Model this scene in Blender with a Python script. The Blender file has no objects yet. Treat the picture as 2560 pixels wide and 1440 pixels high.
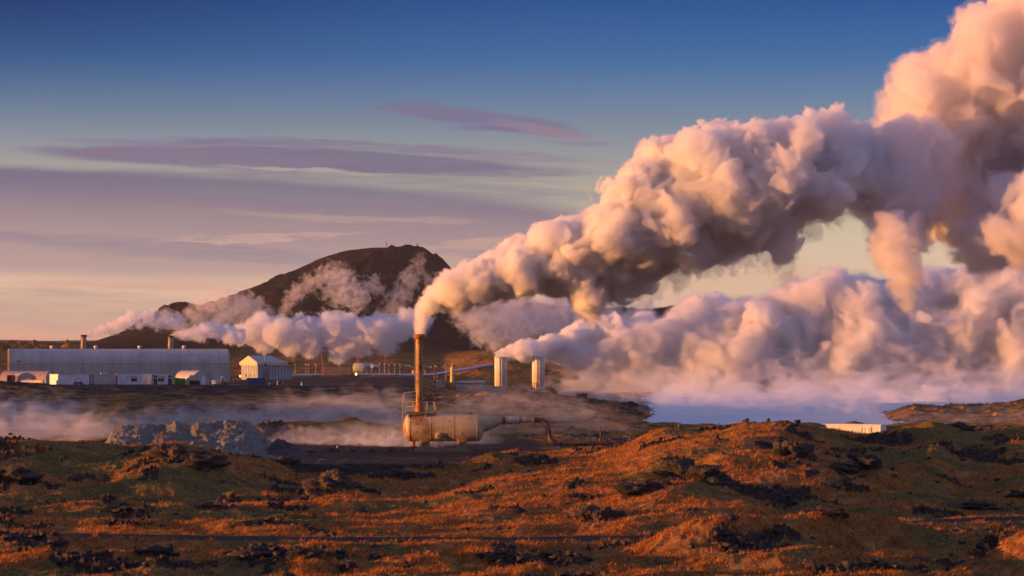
import bpy, bmesh, math, random
import numpy as np
import openvdb
from mathutils import Vector, Matrix
SC = bpy.context.scene
COL = SC.collection
rad = math.radians
# ------------------------------------------------------------------ camera
F = 6044.0            # focal length in pixels of a 2560 px wide frame
CX, HY, CH = 1280.0, 870.0, 10.8   # principal column, horizon row, eye height
cam_d = bpy.data.cameras.new("camera"); cam = bpy.data.objects.new("camera", cam_d); COL.objects.link(cam)
cam_d.sensor_width = 36.0; cam_d.lens = 36.0 * F / 2560.0
cam_d.shift_y = (HY - 720.0) / 2560.0
cam_d.clip_start = 0.5; cam_d.clip_end = 60000.0
cam.location = (0, 0, CH); cam.rotation_euler = (rad(90), 0, 0)
SC.camera = cam
# ------------------------------------------------------------------ render settings
SC.view_settings.view_transform = 'Standard'; SC.view_settings.look = 'None'
SC.view_settings.gamma = 1.0; SC.view_settings.use_curve_mapping = False
SC.view_settings.exposure = 1.0
cy = SC.cycles
cy.use_denoising = True
cy.max_bounces = 14; cy.diffuse_bounces = 3; cy.glossy_bounces = 2; cy.transmission_bounces = 2
cy.volume_bounces = 14; cy.transparent_max_bounces = 48
cy.sample_clamp_indirect = 4.0
cy.use_adaptive_sampling = True; cy.adaptive_threshold = 0.04
# ------------------------------------------------------------------ sun and sky
SUN_EL, SUN_BEHIND = 2.6, 9.0        # degrees; the sun stands to the left, a little behind the camera
el, az = rad(SUN_EL), rad(SUN_BEHIND)
SUN_DIR = Vector((-math.cos(el) * math.cos(az), -math.cos(el) * math.sin(az), math.sin(el)))
sun_d = bpy.data.lights.new("sun", 'SUN'); sun_d.energy = 5.0; sun_d.angle = rad(0.5); sun_d.color = (1.0, 0.38, 0.095)
sun = bpy.data.objects.new("sun", sun_d); COL.objects.link(sun)
sun.rotation_euler = SUN_DIR.to_track_quat('Z', 'Y').to_euler(); sun.location = (-200, 0, 120)

class NT:
    """small helper for writing node trees"""
    def __init__(s, tree): s.t = tree; s.n = tree.nodes; s.l = tree.links
    def set(s, sock, v):
        if hasattr(v, 'is_output') or isinstance(v, bpy.types.NodeSocket): s.l.new(v, sock)
        elif isinstance(v, (tuple, list)) and len(v) == 3 and sock.type == 'RGBA': sock.default_value = (*v, 1)
        else: sock.default_value = v
    def add(s, typ, props=None, **ins):
        nd = s.n.new(typ)
        for k, v in (props or {}).items(): setattr(nd, k, v)
        for k, v in ins.items():
            k2 = int(k[1:]) if k[0] == '_' and k[1:].isdigit() else k.replace('_', ' ')
            s.set(nd.inputs[k2], v)
        return nd
    def m(s, op, a, b=0.0, c=None, clamp=False):
        nd = s.n.new('ShaderNodeMath'); nd.operation = op; nd.use_clamp = clamp
        s.set(nd.inputs[0], a); s.set(nd.inputs[1], b)
        if c is not None: s.set(nd.inputs[2], c)
        return nd.outputs[0]
    def ss(s, v, lo, hi, o0=0.0, o1=1.0):
        nd = s.n.new('ShaderNodeMapRange'); nd.interpolation_type = 'SMOOTHSTEP'
        s.set(nd.inputs[0], v); s.set(nd.inputs[1], lo); s.set(nd.inputs[2], hi); s.set(nd.inputs[3], o0); s.set(nd.inputs[4], o1)
        return nd.outputs[0]
    def mix(s, f, a, b, mode='MIX'):
        nd = s.n.new('ShaderNodeMix'); nd.data_type = 'RGBA'; nd.blend_type = mode; nd.clamp_factor = True
        s.set(nd.inputs['Factor'], f); s.set(nd.inputs[6], a); s.set(nd.inputs[7], b)
        return nd.outputs[2]
    def noise(s, vec, scale, detail=4.0, rough=0.55, dist=0.0):
        nd = s.n.new('ShaderNodeTexNoise'); s.set(nd.inputs['Vector'], vec)
        nd.inputs['Scale'].default_value = scale; nd.inputs['Detail'].default_value = detail
        nd.inputs['Roughness'].default_value = rough; nd.inputs['Distortion'].default_value = dist
        return nd
    def ramp(s, v, stops, interp='LINEAR'):
        nd = s.n.new('ShaderNodeValToRGB'); cr = nd.color_ramp; cr.interpolation = interp
        while len(cr.elements) < len(stops): cr.elements.new(0.5)
        for e, (p, c) in zip(cr.elements, stops): e.position = p; e.color = (*c, 1) if len(c) == 3 else c
        s.set(nd.inputs[0], v); return nd.outputs[0]

def srgb(r, g, b):
    f = lambda c: (c / 255) / 12.92 if c <= 10 else ((c / 255 + 0.055) / 1.055) ** 2.4
    return (f(r), f(g), f(b))

W = bpy.data.worlds.new("World"); SC.world = W; W.use_nodes = True
def build_world():
    k = NT(W.node_tree); k.n.clear()
    out = k.n.new('ShaderNodeOutputWorld'); bg = k.n.new('ShaderNodeBackground'); k.l.new(bg.outputs[0], out.inputs[0])
    bg.inputs[1].default_value = 0.1
    sky = k.add('ShaderNodeTexSky', dict(sky_type='NISHITA', sun_disc=False, sun_elevation=rad(SUN_EL), sun_rotation=math.atan2(SUN_DIR.x, SUN_DIR.y), air_density=1.0, dust_density=1.0, ozone_density=1.5))
    tc = k.n.new('ShaderNodeTexCoord')
    sep = k.n.new('ShaderNodeSeparateXYZ'); k.l.new(tc.outputs['Generated'], sep.inputs[0])
    x, y, z = sep.outputs
    # evening grade of the sky: ratio to the plain sky by elevation
    def ratio(c, base):
        t, b = srgb(*c), srgb(*base)
        return tuple(SKYG * t[i] / max(b[i], 1e-4) / 40.0 for i in range(3))
    H = lambda py: (HY - py) / F
    rows = [(870, (186, 150, 134), (67, 47, 12)), (800, (206, 166, 138), (81, 59, 18)), (700, (214, 180, 147), (97, 78, 33)), (560, (194, 178, 146), (102, 93, 55)),
            (430, (158, 154, 148), (101, 99, 69)), (300, (116, 132, 152), (98, 101, 79)), (150, (58, 104, 154), (93, 100, 85)), (0, (26, 80, 140), (89, 99, 89))]
    zs = [0.02]
    stops = [(H(r[0]) / 1.0, ratio(r[1], r[2])) for r in rows]
    stops += [(0.24, ratio((62, 102, 168), (80, 95, 92))), (0.47, ratio((130, 128, 174), (56, 71, 81))), (1.0, ratio((138, 134, 170), (38, 50, 62)))]
    g = k.ramp(z, stops)
    col = k.mix(1.0, sky.outputs[0], g, 'MULTIPLY')
    sc = k.n.new('ShaderNodeVectorMath'); sc.operation = 'SCALE'; k.l.new(col, sc.inputs[0]); sc.inputs['Scale'].default_value = 40.0
    col = sc.outputs[0]
    # direction in degrees-like units: P to the right, Q downwards, horizon at HY
    yy = k.m('MAXIMUM', y, 0.05)
    P = k.m('MULTIPLY_ADD', k.m('DIVIDE', x, yy), F, CX)
    Q = k.m('MULTIPLY_ADD', k.m('DIVIDE', z, yy), -F, HY)
    # the sky darkens towards the upper left, like lens vignetting
    dk = k.m('MULTIPLY', k.ss(P, 1500, -200), k.ss(Q, 400, -60))
    col = k.mix(k.m('MULTIPLY', dk, 0.85), col, k.mix(1.0, col, (0.12, 0.36, 0.50), 'MULTIPLY'))
    def vec(a, b, w=0.0):
        c = k.n.new('ShaderNodeCombineXYZ'); k.set(c.inputs[0], a); k.set(c.inputs[1], b); c.inputs[2].default_value = w; return c.outputs[0]
    n1 = k.noise(vec(k.m('DIVIDE', P, 520), k.m('DIVIDE', Q, 95)), 1.0, 7, 0.6).outputs[0]
    n2 = k.noise(vec(k.m('DIVIDE', P, 190), k.m('DIVIDE', Q, 22), 4.0), 1.0, 6, 0.62).outputs[0]
    n3 = k.noise(vec(k.m('DIVIDE', P, 600), k.m('DIVIDE', Q, 40), 9.0), 1.0, 7, 0.6).outputs[0]
    n4 = k.noise(vec(k.m('DIVIDE', k.m('ADD', P, k.m('MULTIPLY', Q, 0.6)), 140), k.m('DIVIDE', k.m('SUBTRACT', Q, k.m('MULTIPLY', P, 0.03)), 9), 2.0), 1.0, 6, 0.65).outputs[0]
    w1 = k.m('SUBTRACT', n1, 0.5); w2 = k.m('SUBTRACT', n2, 0.5)
    Qw = k.m('ADD', Q, k.m('ADD', k.m('MULTIPLY', w1, 70), k.m('MULTIPLY', w2, 40)))
    Pw = k.m('ADD', P, k.m('ADD', k.m('MULTIPLY', w1, 420), k.m('MULTIPLY', w2, 160)))
    def cloud(col, px, py, a, b, slope, c, op, soft=0.55, top=1.0, streak=0.0, cb=None, fib=1.0, warp=1.0):
        """an elongated cloud: half length a, half height b (upper side b*top), tilted by slope"""
        Pm, Qm = (Pw, Qw) if warp == 1.0 else (k.m('MULTIPLY_ADD', k.m('SUBTRACT', Pw, P), warp, P), k.m('MULTIPLY_ADD', k.m('SUBTRACT', Qw, Q), warp, Q))
        du = k.m('SUBTRACT', Pm, px)
        dv = k.m('SUBTRACT', k.m('SUBTRACT', Qm, py), k.m('MULTIPLY', du, slope))
        ds = k.m('MULTIPLY', dv, k.m('MULTIPLY_ADD', k.m('LESS_THAN', dv, 0.0), 1.0 / (b * top) - 1.0 / b, 1.0 / b))
        r = k.m('ADD', k.m('POWER', k.m('ABSOLUTE', k.m('DIVIDE', du, a)), 2.0), k.m('POWER', k.m('ABSOLUTE', ds), 2.0))
        f = k.ss(r, 1.0, 1.0 - soft)
        f = k.m('MULTIPLY', f, k.ss(n3, 0.3, 0.62, 1 - 0.45 * fib, 1.0))
        f = k.m('MULTIPLY', f, k.ss(n4, 0.34, 0.6, 1 - 0.38 * fib, 1.0))
        if streak: f = k.m('MULTIPLY', f, k.ss(n3, 0.5 - streak * 0.5, 0.5 + 0.12))
        cc = k.mix(k.ss(ds, -0.8, 0.9), srgb(*c), srgb(*cb)) if cb else (*srgb(*c), 1)
        if cb:
            q = k.n.new('ShaderNodeVectorMath'); q.operation = 'SCALE'; k.l.new(cc, q.inputs[0]); q.inputs['Scale'].default_value = 10.0 * SKYG; cc = q.outputs[0]
        else: cc = tuple(10 * SKYG * v for v in srgb(*c)) + (1,)
        return k.mix(k.m('MULTIPLY', f, op), col, cc)
    col = cloud(col, 800, 640, 1300, 130, 0.0, (206, 164, 142), 0.5, 0.9, 1, 0.3)
    col = cloud(col, 60, 520, 1720, 185, 0.036, (114, 105, 131), 0.95, 0.42, 0.62, 0, (176, 150, 148), fib=0.06, warp=0.45)
    col = cloud(col, 900, 470, 760, 54, 0.03, (114, 111, 134), 0.7, 0.8, 1, 0, (138, 130, 142))
    col = cloud(col, 700, 398, 700, 34, 0.035, (114, 105, 131), 0.88, 0.5, 1, 0, (124, 108, 138), fib=0.15, warp=0.6)
    col = cloud(col, 420, 372, 300, 24, 0.0, (134, 114, 138), 0.7, 0.8)
    col = cloud(col, 800, 362, 520, 13, 0.045, (120, 104, 133), 0.8, 0.7)
    col = cloud(col, 1250, 386, 270, 20, 0.08, (133, 118, 139), 0.7, 0.8)
    col = cloud(col, 1130, 428, 460, 20, 0.02, (112, 109, 132), 0.7, 0.8)
    col = cloud(col, 800, 428, 330, 7, 0.05, (196, 180, 160), 0.6, 0.95)
    col = cloud(col, 1420, 470, 280, 8, 0.04, (188, 172, 146), 0.6, 0.95)
    col = cloud(col, 1200, 296, 290, 26, 0.12, (119, 109, 141), 0.95, 0.7, fib=0.9)
    col = cloud(col, 1310, 318, 170, 18, 0.16, (148, 127, 141), 0.85, 0.85, fib=0.9)
    col = cloud(col, 1160, 312, 130, 8, 0.02, (117, 107, 139), 0.7, 0.9)
    col = cloud(col, 1420, 352, 180, 7, 0.06, (132, 118, 144), 0.6, 0.9)
    col = cloud(col, 1500, 405, 200, 7, 0.03, (160, 142, 146), 0.6, 0.9)
    col = cloud(col, 330, 350, 240, 9, 0.0, (120, 108, 146), 0.6, 0.9)
    col = cloud(col, 960, 270, 90, 5, 0.05, (113, 110, 142), 0.5, 0.9)
    col = cloud(col, 250, 606, 640, 22, 0.05, (133, 122, 139), 0.75, 0.7, 1, 0, (147, 133, 142))
    col = cloud(col, 560, 640, 480, 18, 0.04, (144, 133, 143), 0.7, 0.8)
    col = cloud(col, 620, 588, 330, 8, -0.06, (216, 172, 150), 0.6, 0.9)
    col = cloud(col, 900, 545, 360, 10, 0.03, (200, 168, 148), 0.5, 0.95)
    col = cloud(col, 330, 712, 420, 16, 0.0, (196, 154, 146), 0.6, 0.9)
    col = cloud(col, 130, 775, 600, 60, 0.03, (170, 151, 143), 0.8, 0.6)
    col = cloud(col, 1350, 605, 420, 16, -0.05, (222, 176, 144), 0.5, 0.95)
    col = cloud(col, 1150, 650, 420, 14, 0.02, (214, 172, 146), 0.5, 0.95)
    col = cloud(col, 1800, 690, 620, 50, 0.0, (214, 168, 140), 0.55, 0.95, 1, 0.35)
    k.l.new(col, bg.inputs[0])
SKYG = 0.52
build_world()
W.cycles.sampling_method = 'MANUAL'; W.cycles.sample_map_resolution = 512
# ------------------------------------------------------------------ helpers
def at(px, py, Y):
    """the point that stands Y metres in front of the camera at this column and row of the photograph"""
    return Vector(((px - CX) * Y / F, Y, CH + (HY - py) * Y / F))
def mpp(Y): return Y / F      # metres per photograph pixel at that distance
RNG = np.random.default_rng(7)

def band_tile(shape, lo, hi, seed):
    """tileable band limited noise, about unit range"""
    r = np.random.default_rng(seed); w = r.standard_normal(shape).astype(np.float32)
    fr = np.sqrt(sum(g ** 2 for g in np.meshgrid(*[np.fft.fftfreq(n) * n for n in shape], indexing='ij')))
    s = np.real(np.fft.ifftn(np.fft.fftn(w) * ((fr >= lo) & (fr <= hi)))).astype(np.float32)
    return s / (s.std() * 2.2)
T2 = band_tile((1024, 1024), 40, 90, 1)      # about 64 cells on 1024
T3 = band_tile((128, 128, 128), 8, 19, 2)    # about 13 cells on 128
def worley_tile(n, cells, seed):
    r = np.random.default_rng(seed); pts = r.random((cells, cells, cells, 3)).astype(np.float32) * 0.9 + 0.05
    g = (np.arange(n, dtype=np.float32) + 0.5) / n * cells
    X, Y, Z = np.meshgrid(g, g, g, indexing='ij'); ci = [np.floor(q).astype(int) for q in (X, Y, Z)]
    best = np.full(X.shape, 9.0, np.float32)
    for a in (-1, 0, 1):
        for b in (-1, 0, 1):
            for c in (-1, 0, 1):
                i, j, k = ci[0] + a, ci[1] + b, ci[2] + c
                p = pts[i % cells, j % cells, k % cells]
                best = np.minimum(best, (i + p[..., 0] - X) ** 2 + (j + p[..., 1] - Y) ** 2 + (k + p[..., 2] - Z) ** 2)
    return np.sqrt(best)
TW = worley_tile(96, 8, 3)
def s2(x, y):
    """sample T2; one unit of x is one noise cell"""
    n = 1024; x = np.asarray(x, np.float32) * 16 % n; y = np.asarray(y, np.float32) * 16 % n
    i = x.astype(np.int32); j = y.astype(np.int32); f = x - i; g = y - j; i %= n; j %= n; i1 = (i + 1) % n; j1 = (j + 1) % n
    return (T2[i, j] * (1 - f) + T2[i1, j] * f) * (1 - g) + (T2[i, j1] * (1 - f) + T2[i1, j1] * f) * g
def s3(T, p, cells):
    """sample a 3D tile at p (N,3); one unit is one cell"""
    n = T.shape[0]; q = (p * (n / cells)) % n; i = q.astype(np.int32); f = (q - i).astype(np.float32); i %= n; j = (i + 1) % n
    r = 0
    for a in (0, 1):
        wa = f[:, 0] if a else 1 - f[:, 0]; ia = (j if a else i)[:, 0]
        for b in (0, 1):
            wb = wa * (f[:, 1] if b else 1 - f[:, 1]); ib = (j if b else i)[:, 1]
            for c in (0, 1):
                r = r + wb * (f[:, 2] if c else 1 - f[:, 2]) * T[ia, ib, (j if c else i)[:, 2]]
    return r
def rot_mat(seed):
    q, _ = np.linalg.qr(np.random.default_rng(seed).standard_normal((3, 3))); return q.astype(np.float32)

def link(o): COL.objects.link(o); return o
def mesh_np(name, v, quads=None, tris=None, smooth=False):
    me = bpy.data.meshes.new(name)
    v = np.ascontiguousarray(v, np.float32); nq = 0 if quads is None else len(quads); nt = 0 if tris is None else len(tris)
    me.vertices.add(len(v)); me.vertices.foreach_set('co', v.ravel())
    li = np.concatenate([np.asarray(a, np.int32).ravel() for a in (quads, tris) if a is not None and len(a)])
    me.loops.add(len(li)); me.loops.foreach_set('vertex_index', li)
    me.polygons.add(nq + nt)
    st = np.concatenate([np.arange(nq) * 4, nq * 4 + np.arange(nt) * 3]).astype(np.int32)
    me.polygons.foreach_set('loop_start', st)
    if smooth: me.polygons.foreach_set('use_smooth', np.ones(nq + nt, bool))
    me.update(calc_edges=True); me.validate(); return me
def tag(o, label=None, cat=None, group=None, kind=None):
    for k, v in (('label', label), ('category', cat), ('group', group), ('kind', kind)):
        if v: o[k] = v
    return o

# ------------------------------------------------------------------ steam
def steam_field(blobs, vox, seed=1, amp=0.42, sizes=(4.0, 2.0, 1.0, 0.5), warp=0.25, wisp=0.0, extra=0.0):
    """a signed field (negative inside) of billows round the blobs (x, y, z, r) -> field, origin"""
    B = np.array([[*b[:4]] for b in blobs], np.float32)
    pad = B[:, 3].max() * 0.7 + 2 * vox + extra
    lo = (B[:, :3] - B[:, 3:4]).min(0) - pad; hi = (B[:, :3] + B[:, 3:4]).max(0) + pad
    cs = 3
    n = (np.ceil((hi - lo) / (vox * cs)).astype(int) + 1)
    ax = [lo[i] + np.arange(n[i], dtype=np.float32) * vox * cs for i in range(3)]
    acc = np.zeros(n, np.float32); rad_ = np.zeros(n, np.float32); wsum = np.zeros(n, np.float32) + 1e-12
    for b in B:
        d = np.sqrt((ax[0][:, None, None] - b[0]) ** 2 + (ax[1][None, :, None] - b[1]) ** 2 + (ax[2][None, None, :] - b[2]) ** 2) / b[3]
        e = np.exp(np.clip(-(d - 1) * 5.5, -60, 30)); acc += e
        w = e; rad_ += w * b[3]; wsum += w
    R = np.where(acc > 1e-9, rad_ / wsum, np.median(B[:, 3]))
    d = -np.log(np.maximum(acc, 1e-24)) / 5.5 * R            # smooth union, in metres
    def up(a):
        for axn in range(3):
            m = a.shape[axn]; x = np.arange((m - 1) * cs + 1) / cs; i = np.minimum(x.astype(int), m - 2); f = (x - i).astype(np.float32)
            sh = [1, 1, 1]; sh[axn] = -1
            a = np.take(a, i, axn) * (1 - f.reshape(sh)) + np.take(a, i + 1, axn) * f.reshape(sh)
        return a
    d = up(d); R = up(R)
    idx = np.nonzero(np.abs(d) < R * 0.75 + vox * 2 + extra)
    p = np.stack(idx, 1).astype(np.float32) * vox + lo
    Rb = R[idx]
    # rounder warp of the space, then billows of ever smaller size
    wv = np.stack([s3(T3, (p @ rot_mat(seed + i)) / (sizes[0] * 1.1) + i * 3.7, 13) for i in range(3)], 1)
    pw = p + wv * (warp * np.minimum(Rb, sizes[0] * 1.5))[:, None]
    dd = d[idx] + s3(T3, (p @ rot_mat(seed + 9)) / (sizes[0] * 2.0), 13) * 0.22 * np.minimum(Rb, 3 * sizes[0])
    for i, L in enumerate(sizes):
        g = np.clip((Rb / L - 0.35) / 0.5, 0, 1)
        f1 = s3(TW, (pw @ rot_mat(seed + 20 + i)) / L + 1.3 * i, 8)
        dd = dd + g * amp * (0.62, 0.95, 1.35, 1.7)[i] * L * (f1 * f1 * 1.5 - 0.42)
        if wisp:
            dd = dd + g * wisp * L * s3(T3, (pw @ rot_mat(seed + 40 + i)) / (L * 0.9), 13)
    d[idx] = dd
    d[0] = d[-1] = 50; d[:, 0] = d[:, -1] = 50; d[:, :, 0] = d[:, :, -1] = 50
    return d, lo
def iso_mesh(name, field, lo, vox, iso):
    g = openvdb.FloatGrid(background=50.0); g.copyFromArray(np.ascontiguousarray(field, np.float32))
    v, q = g.convertToQuads(isovalue=float(iso))
    v = v * vox + lo
    a, b, c = v[q[:, 0]], v[q[:, 1]], v[q[:, 2]]
    if (np.einsum('ij,ij->i', a - lo, np.cross(b - lo, c - lo))).sum() < 0: q = q[:, ::-1]
    return mesh_np(name, v, quads=q, smooth=True)
STEAM = {}
def steam_mat(density, color=(0.97, 0.97, 0.97), aniso=0.35, veil=0.0):
    key = (density, color, aniso, veil)
    if key in STEAM: return STEAM[key]
    m = bpy.data.materials.new("steam"); m.use_nodes = True; k = NT(m.node_tree); k.n.clear()
    out = k.n.new('ShaderNodeOutputMaterial')
    v = k.add('ShaderNodeVolumePrincipled', Density=density, Anisotropy=aniso); v.inputs['Color'].default_value = (*color, 1)
    k.l.new(v.outputs[0], out.inputs['Volume'])
    if veil:
        t = k.n.new('ShaderNodeBsdfTransparent'); d = k.add('ShaderNodeBsdfDiffuse'); d.inputs[0].default_value = (0.9, 0.9, 0.9, 1)
        mx = k.n.new('ShaderNodeMixShader'); mx.inputs[0].default_value = veil
        k.l.new(t.outputs[0], mx.inputs[1]); k.l.new(d.outputs[0], mx.inputs[2]); k.l.new(mx.outputs[0], out.inputs['Surface'])
    STEAM[key] = m; return m
def blob_px(lst, Y, dy=0.0):
    """(px, py, radius in px[, shift in depth]) -> world blobs at distance Y"""
    r = []
    for b in lst:
        yy = Y + (b[3] if len(b) > 3 else 0.0); p = at(b[0], b[1], yy); r.append((p.x, p.y, p.z, b[2] * mpp(yy)))
    return r
# ------------------------------------------------------------------ terrain
def sstep(x, a, b):
    t = np.clip((x - a) / (b - a), 0, 1); return t * t * (3 - 2 * t)
def gpx(X, Y, px, Y0, rx, ry, h, p=2.0):
    """a hump of height h standing at column px, distance Y0, radii rx, ry in metres"""
    x0 = (px - CX) * Y0 / F
    return h * np.exp(-(np.abs((X - x0) / rx) ** p + np.abs((Y - Y0) / ry) ** p))
def zpx(py, Y): return CH + (HY - py) * Y / F
def fbm(x, y, sc, oct=4, gain=0.5, seed=0):
    r = 0; a = 1.0
    for i in range(oct):
        c, s = math.cos(seed + i * 1.3), math.sin(seed + i * 1.3)
        r = r + a * s2((x * c - y * s) / sc + 7.1 * i + seed, (x * s + y * c) / sc - 3.3 * i); sc *= 0.5; a *= gain
    return r
def ridged(x, y, sc, oct=4, gain=0.55, seed=0):
    r = 0; a = 1.0
    for i in range(oct):
        c, s = math.cos(seed + i * 1.1), math.sin(seed + i * 1.1)
        n = 1 - np.minimum(np.abs(s2((x * c - y * s) / sc + 5.7 * i + seed, (x * s + y * c) / sc + 2.9 * i)) * 1.6, 1.4)
        r = r + a * n * n; sc *= 0.5; a *= gain
    return r
def curve(px, pts): return np.interp(px, [p[0] for p in pts], [p[1] for p in pts])
ROAD = [(-900, 140.5), (0, 139), (500, 137), (850, 135.6), (1300, 135.6), (1650, 137), (2000, 141), (2300, 144.5), (2560, 147), (3400, 158)]
CREST = [(1000, 1168), (1130, 1160), (1230, 1142), (1330, 1143), (1450, 1138), (1540, 1126), (1590, 1108), (1630, 1092), (1700, 1080), (1800, 1070), (1860, 1063), (1950, 1066), (2010, 1074), (2060, 1078), (2130, 1092),
         (2230, 1090), (2290, 1082), (2330, 1072), (2400, 1088), (2480, 1086), (2560, 1076), (2800, 1080), (3300, 1110)]
LCREST = [(-600, 1100), (-200, 1102), (0, 1106), (90, 1105), (150, 1113), (220, 1128), (300, 1124), (380, 1117), (450, 1114), (500, 1120), (540, 1132), (590, 1143), (640, 1152), (740, 1166), (820, 1172)]
MRIDGE = [(700, 1012), (900, 1000), (1050, 990), (1150, 987), (1240, 984), (1290, 981), (1350, 984), (1400, 990), (1500, 1002), (1600, 1020), (1680, 1040), (1740, 1058), (1800, 1066)]
RRIDGE = [(2040, 1062), (2090, 1052), (2160, 1045), (2220, 1031), (2290, 1013), (2340, 1016), (2420, 1013), (2480, 1012), (2560, 1002), (2900, 994)]
MOUNT = [(-900, 866), (100, 866), (230, 864), (300, 842), (380, 806), (425, 776), (450, 771), (490, 771), (530, 778), (570, 762), (615, 740), (690, 706), (720, 692), (740, 686), (790, 664), (850, 643), (880, 637), (930, 633), (985, 631),
         (1010, 631), (1040, 627), (1060, 629), (1085, 645), (1110, 662), (1122, 674), (1134, 683), (1142, 706), (1200, 735), (1300, 760), (1400, 772), (1560, 780), (1638, 779), (1700, 778), (1760, 790), (1900, 820), (2100, 850), (2300, 864), (3300, 868)]
def terrain(X, Y):
    """height and surface masks of the ground"""
    Yp = np.maximum(Y, 20.0); px = CX + F * X / Yp
    near = 1 - sstep(Y, 290, 420)
    lump = fbm(X, Y, 16, 3, 0.5, 0.3)
    z = 0.32 * lump * sstep(Y, 20, 110) * (1 - sstep(Y, 900, 1600))
    # plain behind the pad rising to the works' terrace
    left = 1 - sstep(px, 985, 1120)
    plain = 1.2 * sstep(Y, 300, 500) + 1.15 * sstep(Y, 500, 533)
    z += plain * left * (1 - sstep(Y, 900, 1300) * 0.4)
    terr = sstep(Y, 526, 536) * (1 - sstep(Y, 690, 720)) * left
    z = z * (1 - terr) + 2.35 * terr
    z += 5.2 * sstep(Y, 690, 800) * sstep(px, 1040, 1240) * (1 - sstep(px, 1520, 1720)) * (1 - sstep(Y, 900, 1300))
    # lake basin
    basin = sstep(px, 1560, 1700) * sstep(Y, 335, 372) * (1 - sstep(Y, 620, 640))
    z -= 1.6 * basin
    # ridges round the lake
    c = curve(px, MRIDGE); w = sstep(px, 700, 1150); top = zpx(c, 440)
    prof = sstep(Y, 345, 440) * (1 - sstep(Y, 441, 475)) * w
    z = np.maximum(z, z * (1 - prof) + (top + 0.35 * fbm(X, Y, 5, 3, 0.6, 2.2)) * prof) if True else z
    rr = sstep(Y, 300, 418) * (1 - sstep(Y, 421, 450)) * sstep(px, 2040, 2120)
    z = z * (1 - rr) + (zpx(curve(px, RRIDGE), 420) + 0.3 * fbm(X, Y, 5, 3, 0.6, 4.2)) * rr
    # near hill on the right, low hill on the left
    pr = sstep(Y, 132, 207) * (1 - sstep(Y, 208, 250)); k = sstep(px, 1000, 1300)
    hr = zpx(curve(px, CREST), 207)
    shape = pr + 0.06 * np.sin((Y - 140) / 9.0 + X * 0.11) * pr * (1 - pr) * 4
    z += hr * shape * k
    z -= 1.3 * sstep(px, 1980, 2500) * sstep(Y, 135, 165) * (1 - sstep(Y, 178, 205)) 
    pl = sstep(Y, 168, 203) * (1 - sstep(Y, 204, 222)); z += zpx(curve(px, LCREST), 203) * pl * (1 - sstep(px, 640, 830))
    for g in ((1900, 173, 4.5, 4, 1.15), (1830, 170, 3.2, 3, .6), (1690, 158, 4.6, 3.6, 1.05), (1600, 153, 3.4, 2.6, .55), (2040, 168, 3, 3, .5), (2160, 172, 4, 3, .6), (1780, 160, 2.4, 2.4, .5), (1500, 176, 5, 5, .5),
              (2330, 205, 3.2, 4, .7), (2210, 204, 2.2, 3, .45), (1950, 198, 5, 4, .5), (2500, 190, 4, 4, .6), (2440, 160, 5, 4, .5),
              (430, 186, 4.2, 4, 1.1), (350, 180, 2.6, 3, .75), (510, 183, 3, 3, .8), (560, 190, 3.4, 3, .6), (130, 196, 5, 4, .8), (240, 200, 3, 3, .5), (690, 205, 3, 3, .5), (30, 176, 3.2, 3, .6), (380, 176, 3, 2, .5),
              (850, 176, 2.6, 2, .9), (960, 186, 3.5, 3, .6), (840, 190, 3, 3, .5), (1080, 196, 5, 3, .7), (560, 157, 2.4, 1.6, .5), (1210, 200, 4, 3, .7), (1160, 186, 3, 3, .5),
              (1760, 128, 3.2, 2.4, 1.05), (1880, 128, 3.4, 2.4, 1.0), (2010, 130, 2.6, 2, .75), (2110, 131.5, 3.4, 2.2, 1.05), (2230, 131, 2.6, 2, .7), (1660, 127, 2, 2, .6), (2480, 134, 3.5, 2.2, .8), (2580, 128, 2.5, 3, 1.1), (1970, 119, 3, 2, .7),
              (390, 122, 3, 2, .55), (640, 121, 2.5, 2, .6), (120, 120, 2.4, 2, .55), (800, 126, 3, 2, .4), (1040, 119, 3, 2, .45), (1340, 122, 2.6, 2, .4), (780, 119, 1.6, 1.4, .5), (1540, 119, 3, 2, .6), (2080, 121, 2.4, 1.6, .5)):
        z += gpx(X, Y, *g)
    z -= gpx(X, Y, 2480, 118, 2.6, 1.3, 1.3)
    # mounds behind the tank
    z += gpx(X, Y, 872, 300, 3.6, 5, 1.15) + gpx(X, Y, 880, 301, 1.7, 3, 0.75) + gpx(X, Y, 950, 302, 3.2, 5, .9) + gpx(X, Y, 725, 292, 4.2, 5, 1.35, 2.6) + gpx(X, Y, 660, 296, 2.2, 4, 1.0) + gpx(X, Y, 790, 296, 3, 4, .9)
    z += gpx(X, Y, 2125, 318, 2.6, 4, 1.2)
    # gravel pad and road
    pad = sstep(px, 560, 700) * (1 - sstep(px, 1290, 1420)) * sstep(Y, 219, 224) * (1 - sstep(Y, 278, 292))
    padw = pad * (1 - sstep(hr * shape * k, 0.3, 0.9))
    z = z * (1 - padw) + 0.0 * padw
    bank = sstep(px, 620, 760) * (1 - sstep(px, 1160, 1260)) * sstep(Y, 207, 213) * (1 - sstep(Y, 220, 225))
    z = z * (1 - bank) + (-0.3 * (1 - sstep(Y, 210, 222)) + 0.1) * bank
    ry = curve(px, ROAD); rd = np.abs(Y - ry); road = 1 - sstep(rd, 1.45, 2.1)
    roadz = 0.05 + 0.4 * sstep(px, 1700, 2500)
    rs = 1 - sstep(rd, 1.6, 5.5); z = z * (1 - rs) + roadz * rs
    # the works' track
    tp = curve(Y, [(700, 880), (540, 930), (560, 925), (620, 905), (760, 870), (800, 845)]) if False else np.interp(Y, [538, 580, 640, 720, 800], [938, 925, 905, 880, 850])
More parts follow.
